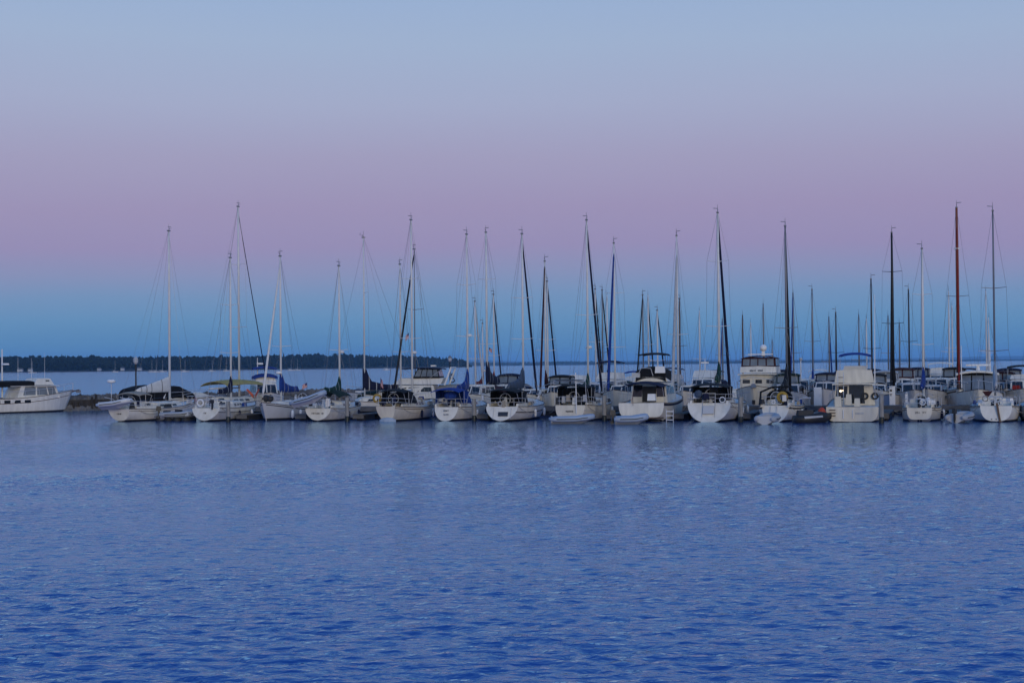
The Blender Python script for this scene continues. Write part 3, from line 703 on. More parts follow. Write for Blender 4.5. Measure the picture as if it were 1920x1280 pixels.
        for k in range(3):
            tt = rc.uniform(.3, .8); MB().box((rc.choice((-1, 1)) * H.b(tt) * .8, tt * L, H.sh(tt) + .2), (.25, rc.uniform(.4, .9), .28), .7, .8).build('deck_gear', rc.choice([DARKRUB, TAN, GREY, NAVY, BLUE]), root)
        for tt in (.32, .55):
            xx = H.b(tt) + .1; MB().loft([[(xx + a * math.cos(j * PI / 4), tt * L + a * math.sin(j * PI / 4), H.sh(tt) + h_) for j in range(8)] for a, h_ in ((.03, -.2), (.1, -.3), (.1, -.72), (.03, -.82))]).build('fender', rc.choice([PLASTW, NAVY, PLASTW]), root, True)
    if lod == 0 and aat == 'stern':
        for sd in (-1, 1):
            A_, B_ = Vector((sd * H.b(.05) * .95, .05 * L, H.sh(.05) + .05)), Vector((sd * (H.b(.1) + .75), 2.2, .6))
            MB().path([A_.lerp(B_, f) - Vector((0, 0, .22 * math.sin(PI * f))) for f in (0, .25, .5, .75, 1)], .02, 4).build('mooring_line', TAN, root)
    if lod == 0: wheel(root, .13 * L, H.fs + .55)
    if name: letters(root, (0, H.y(0, H.fs * .62) - .03 + hk['rs'] * 0, H.fs * .62), name, .14, seed=len(label))
    return root, H, my

def motorboat(key, label, anchor, aat, heading, L, B, hull=None, hm=GEL, boot=BOOT, stripe=None, houses=(), canopies=(), mast=None, rails=True, group=None, lod=0, swim=False, deckm=DECK, toe=TEAK):
    hk = dict(fs=1.15, fm=1.2, fb=1.9, ws=.93, tm=.4, zk0=-.3, zkm=-.5, rs=.05, rb=.9, p=.34, q=1.25, pw=2.0); hk.update(hull or {})
    H = Hull(L, B, **hk); d = Vector((math.sin(R(heading)), math.cos(R(heading)), 0)); off = {'stern': 0, 'bow': L, 'mid': L * .5}[aat]
    pos = Vector((anchor.x, anchor.y, 0)) - d * off
    root = empty('motor_yacht', pos, heading); tag(root, label, 'motorboat', group); ROOTS[key] = (root, H, 0)
    H.build(root, hm, boot, deckm, stripe, 20 if lod == 0 else 12, 8 if lod == 0 else 6, toe)
    for hs in houses: house(root, *hs[0], **hs[1])
    for c in canopies: canopy(root, *c[0], **c[1])
    if mast:
        x, y, z0, z1 = mast; MB().tube((x, y, z0), (x, y, z1), .05, .03, 6).build('signal_mast', PLASTW, root)
    if rails:
        for sd in (-1, 1):
            tt = [.35 + .13 * i for i in range(6)]
            MB().path([(sd * H.b(q) * .95, q * L, H.sh(q) + .7) for q in tt] + [(sd * .1, L - .05, H.fb + .72)], .018, 4).build('bow_rail', STEEL, root)
            for q in tt: MB().tube((sd * H.b(q) * .95, q * L, H.sh(q) - .02), (sd * H.b(q) * .95, q * L, H.sh(q) + .7), .014, n=4).build('stanchion', STEEL, root)
    if swim: MB().box((0, -.45, .28), (B * .86, .9, .08)).build('swim_platform', TEAK, root)
    return root, H

def dinghy(label, pos, heading, L=2.9, B=1.5, m=RUBBER, pitch=0.0, roll_=0.0, motor=True, stripe=None, group='inflatable dinghies', r=.2, lift=.12):
    root = empty('inflatable_dinghy', pos, rot=(R(pitch), R(roll_), -R(heading))); tag(root, label, 'dinghy', group)
    hb_ = B / 2 - r
    def pts(o=0):
        q = []
        for i in range(17):
            f = i / 16 * 2 - 1; a = abs(f)
            if a > .45: y = (1 - a) / .55 * (L * .62); x = hb_
            else: y = L * .62 + (L * .38 - r) * math.cos(a / .45 * PI / 2) ** .9; x = hb_ * math.sin(a / .45 * PI / 2) ** .8
            q.append(((-x if f < 0 else x), y, r + lift + .18 * max(0, y / L - .55) / .45))
        return q
    P = pts(); rad = [r * .55] + [r * .95] + [r] * 13 + [r * .95] + [r * .55]
    MB().path(P, rad, 9).build('tube', m, root, True)
    MB().path([(x * (1 + r / hb_ * .98), y + (r * .96 if abs(x) < .01 else 0), z) for x, y, z in P[1:-1]], .035, 5).build('rub_strake', stripe if stripe else DARKRUB, root)
    g = MB(); g.loft([[(-hb_, 0.1, .1 + lift), (hb_, .1, .1 + lift), (0, .1, -.1)], [(-hb_, L * .6, .1 + lift), (hb_, L * .6, .1 + lift), (0, L * .6, -.1)], [(-.1, L * .92, .3 + lift), (.1, L * .92, .3 + lift), (0, L * .92, .15 + lift)]]).build('floor', GREY, root)
    MB().box((0, .16, r + lift), (hb_ * 2 - .1, .06, .42)).build('transom', GREY, root)
    MB().box((0, L * .42, r * 1.5 + lift), (hb_ * 2 + .1, .25, .05)).build('seat', GREY, root)
    if motor: outboard(root, 0, -.02, .42 + lift)
    return root

def col(px, b_):
    """water point in column px on the line that runs b_ metres behind the front row's sterns"""
    lo, hi = -90., 90.
    for _ in range(50):
        mid = (lo + hi) / 2
        if column_of(mar(mid, b_)) < px: lo = mid
        else: hi = mid
    return mar(lo, b_)
BACK = HEAD + 180

# ---- far left: raised deck yacht seen from its side
p = place(137, 161)
r, H = motorboat('A', 'white raised deck motor yacht cut by the left edge of the picture', p, 'bow', 47, 11.5, 3.7, dict(fs=1.45, fm=1.4, fb=2.1, rb=.9), GEL, BOOT, (TEAK, .42, .06),
    houses=[(('pilothouse', 4.8, 9.5, 1.55, 1.2, 1.4, 2.62, .45, .5, GEL), dict(side=[(.12, .42, .25, .88), (.46, .72, .25, .88), (.75, .94, .25, .88)], front=[(.05, .48, .3, .88), (.52, .95, .3, .88)], glass=PANEL)),
            (('flybridge', 6.6, 8.9, 1.3, 1.1, 2.68, 3.3, .35, .5, GEL), dict(side=[(.62, .85, .55, .75)]))],
    canopies=[(('roof_overhang', 4.2, 9.3, 1.5, 2.62, .06, GEL, 1.5), dict(poles=0, droop=.02))])
canopy(r, 'flybridge_cover', 2.6, 6.7, 1.35, 3.02, .12, BLACK, 2.7, poles=0, droop=.03, th=.5)
for k in range(5): MB().panel((H.b(.2) , 1.2 + k * 1.05, .95), (H.b(.25), 1.9 + k * 1.05, .95), (H.b(.25), 1.9 + k * 1.05, 1.25), (H.b(.2), 1.2 + k * 1.05, 1.25), .05, .95, 0, 1, .03, .06).build('window', GLASS, r)
MB().tube((0, 4.0, 1.5), (0, 4.0, 6.2), .09, .06, 7).build('signal_mast', ALU, r)
MB().box((.45, 4.1, 4.75), (.75, .5, .16), .85, .85).build('radar_dome', PLASTW, r)
for yy, zz in ((6.8, 5.3), (8.2, 5.9), (5.4, 5.4)): MB().tube((.5, yy, 2.7), (.5, yy, zz), .018, .01, 4).build('whip_antenna', PLASTW, r)
dinghy('white inflatable dinghy on the aft deck of the left edge yacht', r.matrix_basis @ Vector((.9, .4, 1.65)), 47, 2.8, 1.4, RUBW, motor=False)
MB().tube((0, 11.4, 1.95), (0, 12.2, 2.12), .09, .05, 6).build('bow_sprit', TEAK, r); MB().box((0, 12.1, 1.95), (.1, .5, .3), .4).build('anchor', ALUD, r)

# ---- front row ---------------------------------------------------------------------------------
r, H, my = sailboat('B', 'leftmost front row sailboat, white, with pale stowed mainsail and a dinghy on its stern', water_at(226, 790), 'stern', 24, 10.4, 3.3, 425, 318, spread=(), cover=SAILW, cov_h=1.25, boom_z=2.35, boom_l=4.6, cov_fat=1.0, wedge=True, hull=dict(fs=1.0, fm=.95, fb=1.5, ws=.62, rs=-.25, zk0=.05), roof=.42, bimini=(TAN, .9, 2.6, 1.15, 2.15), stripe=(TEAK, .12, .04), mr=.1, name=(5,))
for x in (-.75, .75): MB().path([(x, .8, 1.0), (x, .1, 1.75), (x, -1.0, 1.95)], .035, 5).build('davit', STEEL, r)
MB().tube((-1.2, .4, 1.0), (-1.2, .4, 3.25), .025, n=5).build('instrument_pole', STEEL, r); MB().loft([[(-1.2 + k * math.cos(j * PI / 5), .4 + k * math.sin(j * PI / 5), z) for j in range(10)] for k, z in ((.1, 3.05), (.34, 3.12), (.34, 3.26), (.2, 3.34))]).build('radar_dome', PLASTW, r, True)
dinghy('white inflatable dinghy hanging across the stern of the leftmost front sailboat', r.matrix_basis @ Vector((-1.35, -.75, 1.02)), 24 + 92, 3.1, 1.35, RUBW, pitch=4, motor=False)

r, H, my = sailboat('C', 'white sailboat with rounded transom and navy sail cover beside the yellow awning', water_at(383, 790), 'stern', HEAD, 9.6, 3.1, 475, 433, hm=IVORY, spread=(.36, .68), cover=NAVY, cov_h=1.35, boom_l=2.4, jib=None, hull=dict(fs=1.05, fm=1.0, fb=1.3, ws=.76, rs=.34, zk0=.06, p=.8, q=.72), stripe=(BOOT, .3, .05), name=(3,))
flag(r, (-.95, .25, 2.1), .8, .5, .75, 1.9, 1.0)
MB().torus((-.45, .25, 1.45), .26, .06, (1, 0, 0), (0, 0, 1), 12).build('life_ring', PLASTW, r); outboard(r, .62, .12, 1.35, 'outboard_on_rail', PLASTB, .8)
for sd in (-1, 1): MB().add([(sd * .05, 9.5, 1.65), (sd * .12, 9.4, 1.65), (sd * .62, 9.1, 2.35), (sd * .5, 9.2, 2.42), (sd * .1, 9.42, 1.95), (sd * .06, 9.48, 1.95)], [(0, 1, 2, 3), (0, 3, 4), (1, 4, 2), (2, 4, 3)]).build('red_sail_tack', ORANGE, r)

r, H, my = sailboat('D', 'grey white cutter with bright blue sail cover lying bow out', water_at(492, 789), 'bow', BACK, 9.4, 3.0, 472, 527, spread=(.4,), cover=BLUE, cov_h=1.45, boom_l=3.6, boom_z=2.3, cov_fat=1.25, jib=SAILW, jib_r=.09, jib_top=.93, hull=dict(fs=1.05, fm=.9, fb=1.45, ws=.35, rs=-.3, rb=.7, zk0=-.1, pw=1.9), hm=GREY, stripe=(BOOT, .1, .07), roof=.5, radar=.22)
flag(r, (-.3, 1.0, 2.9), .7, .45, .9, .4, .5)
for x, yy in ((-.25, 8.4), (.2, 8.2)): MB().ball((x, yy, 1.75), (.28, .3, .3), 8, 5).build('fender_stowed', DARKRUB, r)
for yy in (5.6, 4.2, 7.2): MB().loft([[(-1.62 + k * math.cos(j * PI / 4), yy + k * math.sin(j * PI / 4), z) for j in range(8)] for k, z in ((.04, .15), (.12, .25), (.12, .7), (.04, .8))]).build('fender', PLASTW, r, True)

r, H, my = sailboat('E', 'white sailboat with dark green sail cover and a dinghy hung at its stern', water_at(595, 790), 'stern', HEAD, 9.0, 2.9, 490, 637, hm=IVORY, spread=(.4,), cover=GREEN, cov_h=1.25, boom_l=3.4, boom_z=2.25, boomup=.15, hull=dict(fs=1.0, fm=.95, fb=1.35, ws=.72, rs=.18, zk0=.08, p=.85, q=.8), mastm=ALU, radar=.38, awning=(FOREST_C, 2.2, 5.0, .95, 1.95), stripe=(GREY, .06, .18), name=(8, 2))
MB().box((.75, .35, 1.45), (.32, .25, .6), .9, .9).build('horseshoe_buoy_case', PLASTW, r)
dinghy('pale inflatable dinghy tilted on davits above the green covered sailboat transom', r.matrix_basis @ Vector((-1.75, -.7, 1.1)), HEAD + 88, 3.0, 1.3, RUBBLUE, pitch=14, motor=False)

r, H, my = sailboat('F', 'cream sailboat with black canopy and cluttered deck before the white flybridge cruiser', water_at(726, 790), 'stern', HEAD + 1, 10.6, 3.2, 404, 773, spread=(.36, .68), cover=None, hasboom=True, boom_l=3.4, jib=None, hm=CREAM, hull=dict(fs=1.15, fm=1.0, fb=1.45, ws=.48, rs=-.3, zk0=-.08, p=.9, q=.75), bimini=(BLACK, .7, 3.0, 1.1, 2.25), dodge=BLACK, roof=.5, radar=.28, stripe=(TEAK, .1, .05))
MB().torus((-1.0, .5, 1.75), .28, .09, (1, .2, 0), (0, 0, 1), 12).build('life_ring', LIFEY, r); flag(r, (-.55, .1, 3.3), .5, .7, 1.9, 1.2, .9)
for k in range(5): MB().box((.5 + .12 * (k % 2), 3.2 + .8 * k, 1.55 + .06 * (k % 3)), (.5, .35, .34), .8, .8, rz=.4 * k).build('deck_bag', [TAN, DARKRUB, GREY, TAN, BLUE][k], r)
MB().ball((.1, -.15, .05), (.7, .35, .28), 10, 5).build('fender_raft', RUBBLUE, r)

r, H, my = sailboat('G', 'white sailboat with rounded transom and bright blue sail cover and canopy', water_at(835, 789), 'stern', HEAD, 10.0, 3.1, 431, 877, spread=(.4, .70), cover=BLUE, cov_h=1.7, boom_l=3.0, boom_z=2.35, cov_fat=1.15, hull=dict(fs=1.05, fm=1.0, fb=1.3, ws=.60, rs=.3, zk0=.0), bimini=(BLUE, -.1, 2.6, 1.15, 2.3), dodge=BLUE, radar=.4, stripe=(GREY, .12, .06), name=None)
letters(r, (.05, .12, .78), (5,), .15, seed=3); letters(r, (.05, .03, .5), (6,), .11, seed=8)
MB().ball((.1, 1.0, 1.9), (.5, .3, .35), 8, 5).build('cockpit_cushion', BLUE, r)

r, H, my = sailboat('H', 'white sailboat with walk through transom, black canopy and slate blue sail cover', water_at(938, 790), 'stern', HEAD, 11.2, 3.5, 430, 981, spread=(.38, .62), cover=SLATE, cov_h=1.6, boom_l=4.6, boom_z=2.5, cov_fat=1.35, jib=NAVY, jib_r=.085, hull=dict(fs=1.1, fm=1.05, fb=1.4, ws=.70, rs=.5, zk0=.04, p=.95, q=.85), bimini=(BLACK, .2, 3.4, 1.25, 2.25), dodge=BLACK, stripe=(BOOT, .38, .07))
MB().box((.15, .15, .55), (.75, .05, .32), sh=(0, .15)).build('name_board', LETTER, r)
for x in (-.6, .75): MB().tube((x, .05, .15), (x, .42, 1.0), .02, n=4).build('step_edge', GREY, r)

r, H, my = sailboat('I', 'beige sailboat with cluttered stern arch, dinghy lying across its transom', water_at(1068, 790), 'stern', HEAD, 11.6, 3.6, 404, 1103, spread=(.48,), cover=GREEN, cov_h=1.1, boom_l=3.6, boom_z=2.5, jib=NAVY, jib_r=.09, hm=CREAM, hull=dict(fs=1.2, fm=1.1, fb=1.5, ws=.62, rs=.22, zk0=.12, p=.55, q=1.05), bimini=(BLACK, .3, 3.2, 1.3, 2.55), dodge=BLACK, stripe=(GREY, .35, .05), name=(7,), radar=.30)
MB().path([(-1.2, .4, 1.2), (-1.2, .1, 3.0), (1.2, .1, 3.0), (1.2, .4, 1.2)], .03, 5).build('stern_arch', STEEL, r); MB().box((0, .15, 3.06), (2.0, .75, .05)).build('solar_panel', GLASS, r)
for k in range(6): MB().box((-1.0 + .4 * k, .5 + .3 * (k % 2), 1.5 + .1 * (k % 3)), (.3, .3, .5), .8, .8).build('deck_bag', [DARKRUB, GREY, TAN, PLASTW, DARKRUB, GREY][k], r)
MB().tube((.55, -.05, .6), (.5, -.05, 3.6), .035, n=5).build('wind_vane_pole', PLASTW, r)

p = water_at(1202, 790)
r, H = motorboat('J', 'white flybridge cruiser with navy cockpit canopy and dark flybridge cover, stern on', p, 'stern', HEAD, 12.2, 3.9, dict(fs=1.35, fm=1.35, fb=2.0, ws=.86, zk0=.30, rs=.12, p=.22, q=1.0), GEL, BOOT, (NAVY, .04, .16), swim=True,
    houses=[(('deckhouse', 3.3, 8.6, 1.4, 1.25, 1.3, 2.75, .9, .1, GEL), dict(side=[(.04, .3, .42, .86), (.34, .62, .42, .86), (.66, .9, .42, .8)], back=[(.04, .30, .30, .9), (.72, .96, .30, .9)], front=[(.05, .46, .4, .9), (.54, .95, .4, .9)])),
            (('flybridge', 4.2, 7.2, 1.3, 1.1, 2.85, 3.15, .5, -.1, GEL), dict())],
    canopies=[(('cockpit_canopy', .3, 3.6, 1.55, 2.62, .3, NAVY, 1.4), dict(poles=3)), (('flybridge_top', 4.6, 6.9, 1.05, 4.95, .1, BLACK, 3.5), dict(poles=3, pm=ALUD)), (('flybridge_cover', 4.1, 6.6, 1.15, 3.72, .28, BLACK, 3.4), dict(poles=0, th=.75))])
MB().panel((-.5, 3.28, 1.35), (.55, 3.28, 1.35), (.55, 3.36, 2.5), (-.5, 3.36, 2.5), 0, 1, 0, 1, .03).build('saloon_door', PLASTB, r)
flag(r, (-.55, -.2, 2.15), .7, .45, 1.0, 2.6, 1.2)
MB().box((.75, 4.0, 3.75), (.75, .35, .5), .9, .9).build('life_raft_box', PLASTW, r); MB().box((.65, .9, 1.75), (.6, .55, .5), .85).build('cockpit_chair', PLASTW, r); MB().box((-1.1, 4.0, 3.35), (.6, .3, .35)).build('fender_basket', GREY, r)
MB().path([(-1.0, 3.9, 3.3), (-.6, 3.6, 3.9), (.1, 3.6, 3.85), (.25, 3.7, 3.3)], .03, 5).build('dinghy_davit', STEEL, r)

r, H, my = sailboat('K', 'large white sailboat with broad open transom, boarding ladder and black canopy', water_at(1327, 791), 'stern', HEAD, 12.4, 3.9, 390, 1349, spread=(.40, .74), cover=GREEN, cov_h=1.45, boom_l=1.9, boom_z=2.85, cov_fat=1.7, jib=NAVY, jib_r=.11, jib_top=.98, hull=dict(fs=1.35, fm=1.2, fb=1.5, ws=.80, rs=.6, zk0=-.06, q=.82), bimini=(BLACK, .5, 3.4, 1.4, 2.55), dodge=BLACK, stripe=(BOOT, .25, .04), mr=.1)
for x in (-.45, .45): MB().path([(x, .2, .35), (x, .75, 1.25), (x, .8, 2.05)], .022, 5).build('ladder_rail', STEEL, r)
for z in (1.5, 1.78, 2.05): MB().tube((-.45, .8, z), (.45, .8, z), .02, n=5).build('ladder_rung', STEEL, r)
MB().panel((-.4, .28, .55), (.4, .28, .55), (.4, .62, 1.12), (-.4, .62, 1.12), 0, 1, 0, 1, .08).build('boarding_step', GREY, r)
MB().ball((-.75, .7, 2.0), (.3, .25, .3), 8, 5).build('barbecue_cover', SLATE, r); MB().box((.25, 1.6, 2.05), (.7, .4, .8), .7).build('helm_cover', BLACK, r)

r, H, my = sailboat('M', 'white sailboat with yellow life ring and black sail cover beside the beige trawler', water_at(1452, 791), 'stern', HEAD + 1.5, 9.6, 3.1, 415, 1479, spread=(.42,), cover=BLACK, cov_h=1.9, boom_l=4.0, boom_z=2.35, cov_fat=1.35, boomup=-.3, jib=BLACK, jib_r=.1, jib_top=.95, hull=dict(fs=1.15, fm=1.05, fb=1.35, ws=.62, rs=.75, zk0=-.03), mastm=ALUD, dodge=BLACK, stripe=(BOOT, .1, .12), radar=None)
MB().torus((.45, .95, 1.75), .3, .12, (1, 0, 0), (0, 0, 1), 14).build('life_ring', LIFEY, r)
MB().path([(-1.15, .9, 1.2), (-1.1, 1.2, 2.1), (-.3, 1.4, 2.45), (.9, 1.4, 2.45), (1.15, 1.3, 2.2)], .08, 6).build('folded_canopy', BLACK, r)
for x in (-.35, .1): MB().tube((x, .05, .2), (x, .7, 1.1), .018, n=4).build('ladder_rail', STEEL, r)

p = water_at(1598, 791)
r, H = motorboat('N', 'cream flybridge fishing cruiser with blue sun top and a lit cockpit lamp, stern on', p, 'stern', HEAD, 11.2, 3.9, dict(fs=1.05, fm=1.15, fb=1.9, ws=.92, zk0=.03, rs=.06, p=.2, q=1.0), CREAM, BOOT, None,
    houses=[(('deckhouse', 2.9, 7.6, 1.45, 1.2, 1.1, 2.62, .9, .05, CREAM), dict(side=[(.06, .36, .45, .86), (.4, .72, .45, .86)], back=[(.03, .32, .35, .9), (.36, .76, .08, .94)], front=[(.05, .46, .4, .9), (.54, .95, .4, .9)])),
            (('flybridge', 3.0, 6.4, 1.4, 1.15, 2.7, 3.6, .5, .15, CREAM), dict())],
    canopies=[(('flybridge_deck', 2.0, 6.8, 1.5, 2.66, .05, CREAM, 1.1), dict(poles=2, droop=.02, th=.08)), (('sun_top', 3.4, 5.6, 1.1, 4.72, .16, BLUE, 3.5), dict(poles=2))])
for x, z0, z1 in ((-1.1, 1.1, 3.5), (-.7, 1.1, 3.5)): MB().tube((x, 1.95, z0), (x, 2.3, z1), .025, n=5).build('ladder_rail', STEEL, r)
for z in (1.5, 1.9, 2.3, 2.7, 3.1): MB().tube((-1.1, 2.05 + (z - 1.1) * .14, z), (-.7, 2.05 + (z - 1.1) * .14, z), .025, n=5).build('ladder_rung', TEAK, r)
lampo = MB().ball((-.95, 2.78, 2.12), .085, 8, 5).build('cockpit_lamp', GLOW, r); MB().ball((-.78, 2.8, 2.15), .05, 8, 5).build('cockpit_lamp', GLOW, r)
for z in (.45, .65, .85): MB().box((-1.35, -.06, z), (.42, .06, .06)).build('boarding_step', TEAK, r)
for x in (-.6, .05): MB().tube((x, -.05, .25), (x, -.02, .85), .03, n=5).build('door_post', PLASTW, r)
letters(r, (.55, -.045, .62), (7,), .14, GREY, seed=4)
for x, y_, s_ in ((-1.0, 1.0, 1), (-.3, 1.4, 1.1), (.3, 1.1, .9)): MB().box((x, y_, 1.4 * s_), (.45, .45, .75), .75).build('fishing_chair', CREAM, r)
for x in (.75, 1.45): MB().torus((x, 2.8, 1.75), .2, .07, (1, 0, 0), (0, 0, 1), 10).build('life_ring', DARKRUB, r)
MB().tube((1.42, 3.4, 2.7), (1.5, 3.2, 9.0), .045, .02, 5).build('outrigger', PLASTW, r)
MB().box((0, 4.8, 3.75), (1.7, .8, .32), .9).build('helm_seat', GREY, r)

r, H, my = sailboat('P', 'small cream sailboat with flat transom and blue sail cover right of the tall pile', water_at(1724, 790), 'stern', HEAD + 2, 8.2, 2.75, 457, 1738, spread=(.38, .70), cover=BLUE, cov_h=1.6, boom_l=2.6, boom_z=2.3, cov_fat=1.5, jib=NAVY, jib_r=.06, jib_top=.8, hm=CREAM, hull=dict(fs=.95, fm=.9, fb=1.2, ws=.62, rs=.12, zk0=.14, p=.42, q=1.3), mastm=ALU, mr=.1, stripe=(TEAK, .12, .04), roof=.55)
letters(r, (.1, .05, .62), (4, 3), .15, seed=6); MB().box((.05, 2.5, 1.45), (.6, .06, .5)).build('companionway', GLASS, r)

r, H, my = sailboat('R', 'white sailboat with tall bare mast and grey covered boom, rightmost in the front row', water_at(1868, 791), 'stern', HEAD + 1, 10.6, 3.5, 386, 1866, spread=(.28, .60), cover=SAILG, cov_h=1.9, boom_l=4.4, boom_z=2.4, cov_fat=1.3, hull=dict(fs=1.1, fm=1.0, fb=1.35, ws=.60, rs=.35, zk0=.06, p=.6, q=.95), mastm=ALUD, roof=.5, stripe=(BOOT, .05, .05), mr=.07)
MB().box((.25, .02, .65), (.14, .16, 1.3), 1, 1, sh=(-.2, .2)).build('rudder', TEAK, r); MB().add([(-.9, .8, 2.1), (-.2, .8, 2.1), (-.55, .9, 1.6), (-.55, .7, 1.6)], [(0, 1, 2), (1, 0, 3), (0, 2, 3), (1, 3, 2)]).build('red_cockpit_bag', MAROON, r)
for x in (-.3, 0, .25): MB().ball((x, .0, .2), .04, 6, 4).build('exhaust_port', PLASTB, r)

# ---- second row: boats lying bow to the main dock ------------------------------------------------
p = col(1413, 16.0)
r, H = motorboat('L', 'beige trawler yacht facing the dock bow on, with enclosed flybridge and radar dome', p, 'bow', BACK, 11.8, 3.9, dict(fs=1.6, fm=1.6, fb=2.35, rb=.45, ws=.9, pw=2.4, p=.55, q=1.0), CREAM, BOOT, (GREY, .42, .07),
    houses=[(('deckhouse', 3.0, 8.2, 1.6, 1.55, 1.7, 3.25, .15, .1, CREAM), dict(front=[(.07, .27, .50, .70), (.42, .60, .50, .70), (.72, .92, .50, .70)], side=[(.1, .4, .45, .75), (.5, .9, .45, .75)], wt=.97)),
            (('flybridge', 4.6, 8.3, 1.5, 1.5, 3.36, 3.86, .1, .1, GEL), dict(wt=.98)),
            (('flybridge_enclosure', 4.8, 8.0, 1.46, 1.44, 3.88, 4.6, .12, .1, MAROON), dict(front=[(.05, .24, .1, .88), (.27, .47, .1, .88), (.5, .71, .1, .88), (.75, .95, .1, .88)], side=[(.05, .45, .1, .88), (.52, .95, .1, .88)], wt=.97, glass=PANEL))],
    canopies=[(('roof_overhang', 2.6, 8.5, 1.7, 3.27, .06, GEL, 1.7), dict(poles=0, droop=.01, th=.08)), (('enclosure_top', 4.7, 8.1, 1.48, 4.6, .2, MAROON, 3.9), dict(poles=0, droop=.04))])
MB().ball((-.25, 6.4, 5.45), .3, 12, 8).build('satellite_dome', PLASTW, r, True); MB().box((-.25, 6.4, 5.0), (.3, .3, .45), .7, .7).build('dome_mount', PLASTW, r); MB().box((0, 6.4, 4.92), (2.1, .1, .08)).build('antenna_bar', PLASTW, r)
letters(r, (.15, 8.33, 3.55), (4, 5), .17, seed=12, tilt=0)
MB().box((0, 11.75, 2.35), (.5, .5, .3), .5, .5).build('anchor', ALUD, r); MB().box((0, 11.62, 1.0), (.24, .2, .34)).build('hawse_pipe', PLASTB, r); MB().torus((-1.25, 9.2, 1.1), .22, .06, (.3, .2, 0), (0, 0, 1), 10, k=4).build('fender', MAROON, r)

r, H, my = sailboat('Q', 'white gaff ketch with varnished red brown masts, bow towards the dock', col(1799, 15.8), 'bow', BACK, 12.6, 3.7, 381, 1803, spread=(.52,), cover=MAROON, cov_h=2.2, boom_l=5, boom_z=2.9, cov_fat=1.4, jib=RED, jib_r=.06, jib_top=.9, hull=dict(fs=1.3, fm=1.25, fb=2.0, ws=.5, rb=1.6, rs=-.3, zk0=.1, pw=1.8), mastm=SPRUCE, mr=.135, stripe=(TEAK, .1, .12), roof=.6, jib_lo=.2)
m2 = MB().path([(0, 3.2, 1.2), (0, 3.2, 8), (0, 3.15, 12.2)], [.1, .1, .06], 7).build('mizzen_mast', SPRUCE, r, True)
MB().path([(0, 12.2, 2.05), (0, 14.3, 2.5)], [.1, .06], 6).build('bowsprit', SPRUCE, r); MB().box((.95, 10.9, 1.35), (.12, 1.0, .18), .7, .9, rz=.4).build('anchor', ALUD, r)
MB().box((0, my, height_at(r.matrix_basis @ Vector((0, my, 0)), 466)), (.5, .3, .12)).build('masthead_band', PLASTW, r)
MB().tube((-.2, 11.8, 2.0), (-.2, 11.8, 5.4), .05, .03, 5).build('dinghy_pole', PLASTW, r)

r, H, my = sailboat('O', 'sailboat with tall black mast and black sail cover behind the tall pile', col(1671, 16.0), 'bow', BACK, 11.5, 3.4, 428, 1677, spread=(.45, .76), cover=BLACK, cov_h=2.0, boom_l=4.2, boom_z=2.5, cov_fat=1.5, jib=BLACK, jib_r=.07, hull=dict(fs=1.2, fm=1.1, fb=1.6, ws=.6, rs=.3), mastm=PLASTB, mr=.11, hm=GREY, lod=1)
MB().box((-.1, 11.3, 1.3), (.45, .2, 1.9)).build('bow_fender_board', PLASTW, r)

R2 = 'sailboats of the second row'
sailboat('s449', 'tall masted sailboat under a yellow boom awning behind the navy covered one', col(449, 17), 'mast', HEAD + 6, 12.5, 3.5, 380, None, .58, spread=(.38, .7), cover=None, jib=NAVY, jib_r=.04, awning=(YELLOW, 3.0, 9.4, 1.4, 2.75), lod=1, group=R2, mr=.1, hull=dict(fs=1.2, fm=1.1, fb=1.5))
sailboat('s684', 'white sailboat with navy sail cover lying alone in front of the breakwater', col(684, 20), 'mast', BACK + 52, 9.2, 2.9, 438, None, .62, spread=(.34, .66), cover=NAVY, cov_h=1.9, boom_l=3.4, boom_z=2.2, lod=1, group=R2, mr=.075)
sailboat('s753', 'sailboat with plain mast and striped flag halyard left of the white flybridge cruiser', col(752, 21), 'mast', BACK, 9.0, 2.9, 488, None, .62, spread=(.36,), cover=None, jib=None, lod=1, group=R2)
r, H, my = ROOTS['s753']; flag(r, (-.8, my, 7.2), .7, .55, None, .5, .8)
sailboat('s773b', 'sailboat with dark furled headsail crossing in front of the white flybridge cruiser', col(779, 23), 'mast', BACK + 9, 10.5, 3.1, 460, None, .6, spread=(.6,), cover=None, jib=BLACK, jib_r=.09, lod=1, group=R2, mastm=ALUD, mr=.05)
sailboat('s915', 'sailboat with navy sail cover standing behind the walk through transom sailboat', col(914, 19), 'mast', BACK, 10.5, 3.2, 428, None, .62, spread=(.34, .72), cover=NAVY, cov_h=2.0, boom_l=4.0, boom_z=2.6, cov_fat=1.6, lod=1, group=R2, mr=.1, mastm=ALU)
sailboat('s1025', 'sailboat with dark red furled headsail leaning left, maroon sail cover', col(1024, 20), 'mast', BACK - 6, 9.5, 3.0, 482, None, .62, spread=(.36,), cover=MAROON, cov_h=1.5, boom_l=3.4, boom_z=2.3, cov_fat=1.3, jib=MAROON, jib_r=.085, lod=1, group=R2)
sailboat('s1153', 'sailboat with royal blue furled headsail leaning left behind the beige one', col(1154, 20), 'mast', BACK - 2, 10.0, 3.2, 448, None, .62, spread=(.34, .68), cover=None, jib=BLUE, jib_r=.11, lod=1, group=R2, jib_top=.93)
sailboat('s1271', 'sailboat with pale grey sail cover and grey furled headsail between flybridge cruiser and broad transom', col(1272, 20), 'mast', BACK - 2, 10.2, 3.2, 434, None, .62, spread=(.4,), cover=SAILG, cov_h=1.9, boom_l=3.8, boom_z=2.3, jib=SAILG, jib_r=.12, jib_top=.88, lod=1, group=R2)
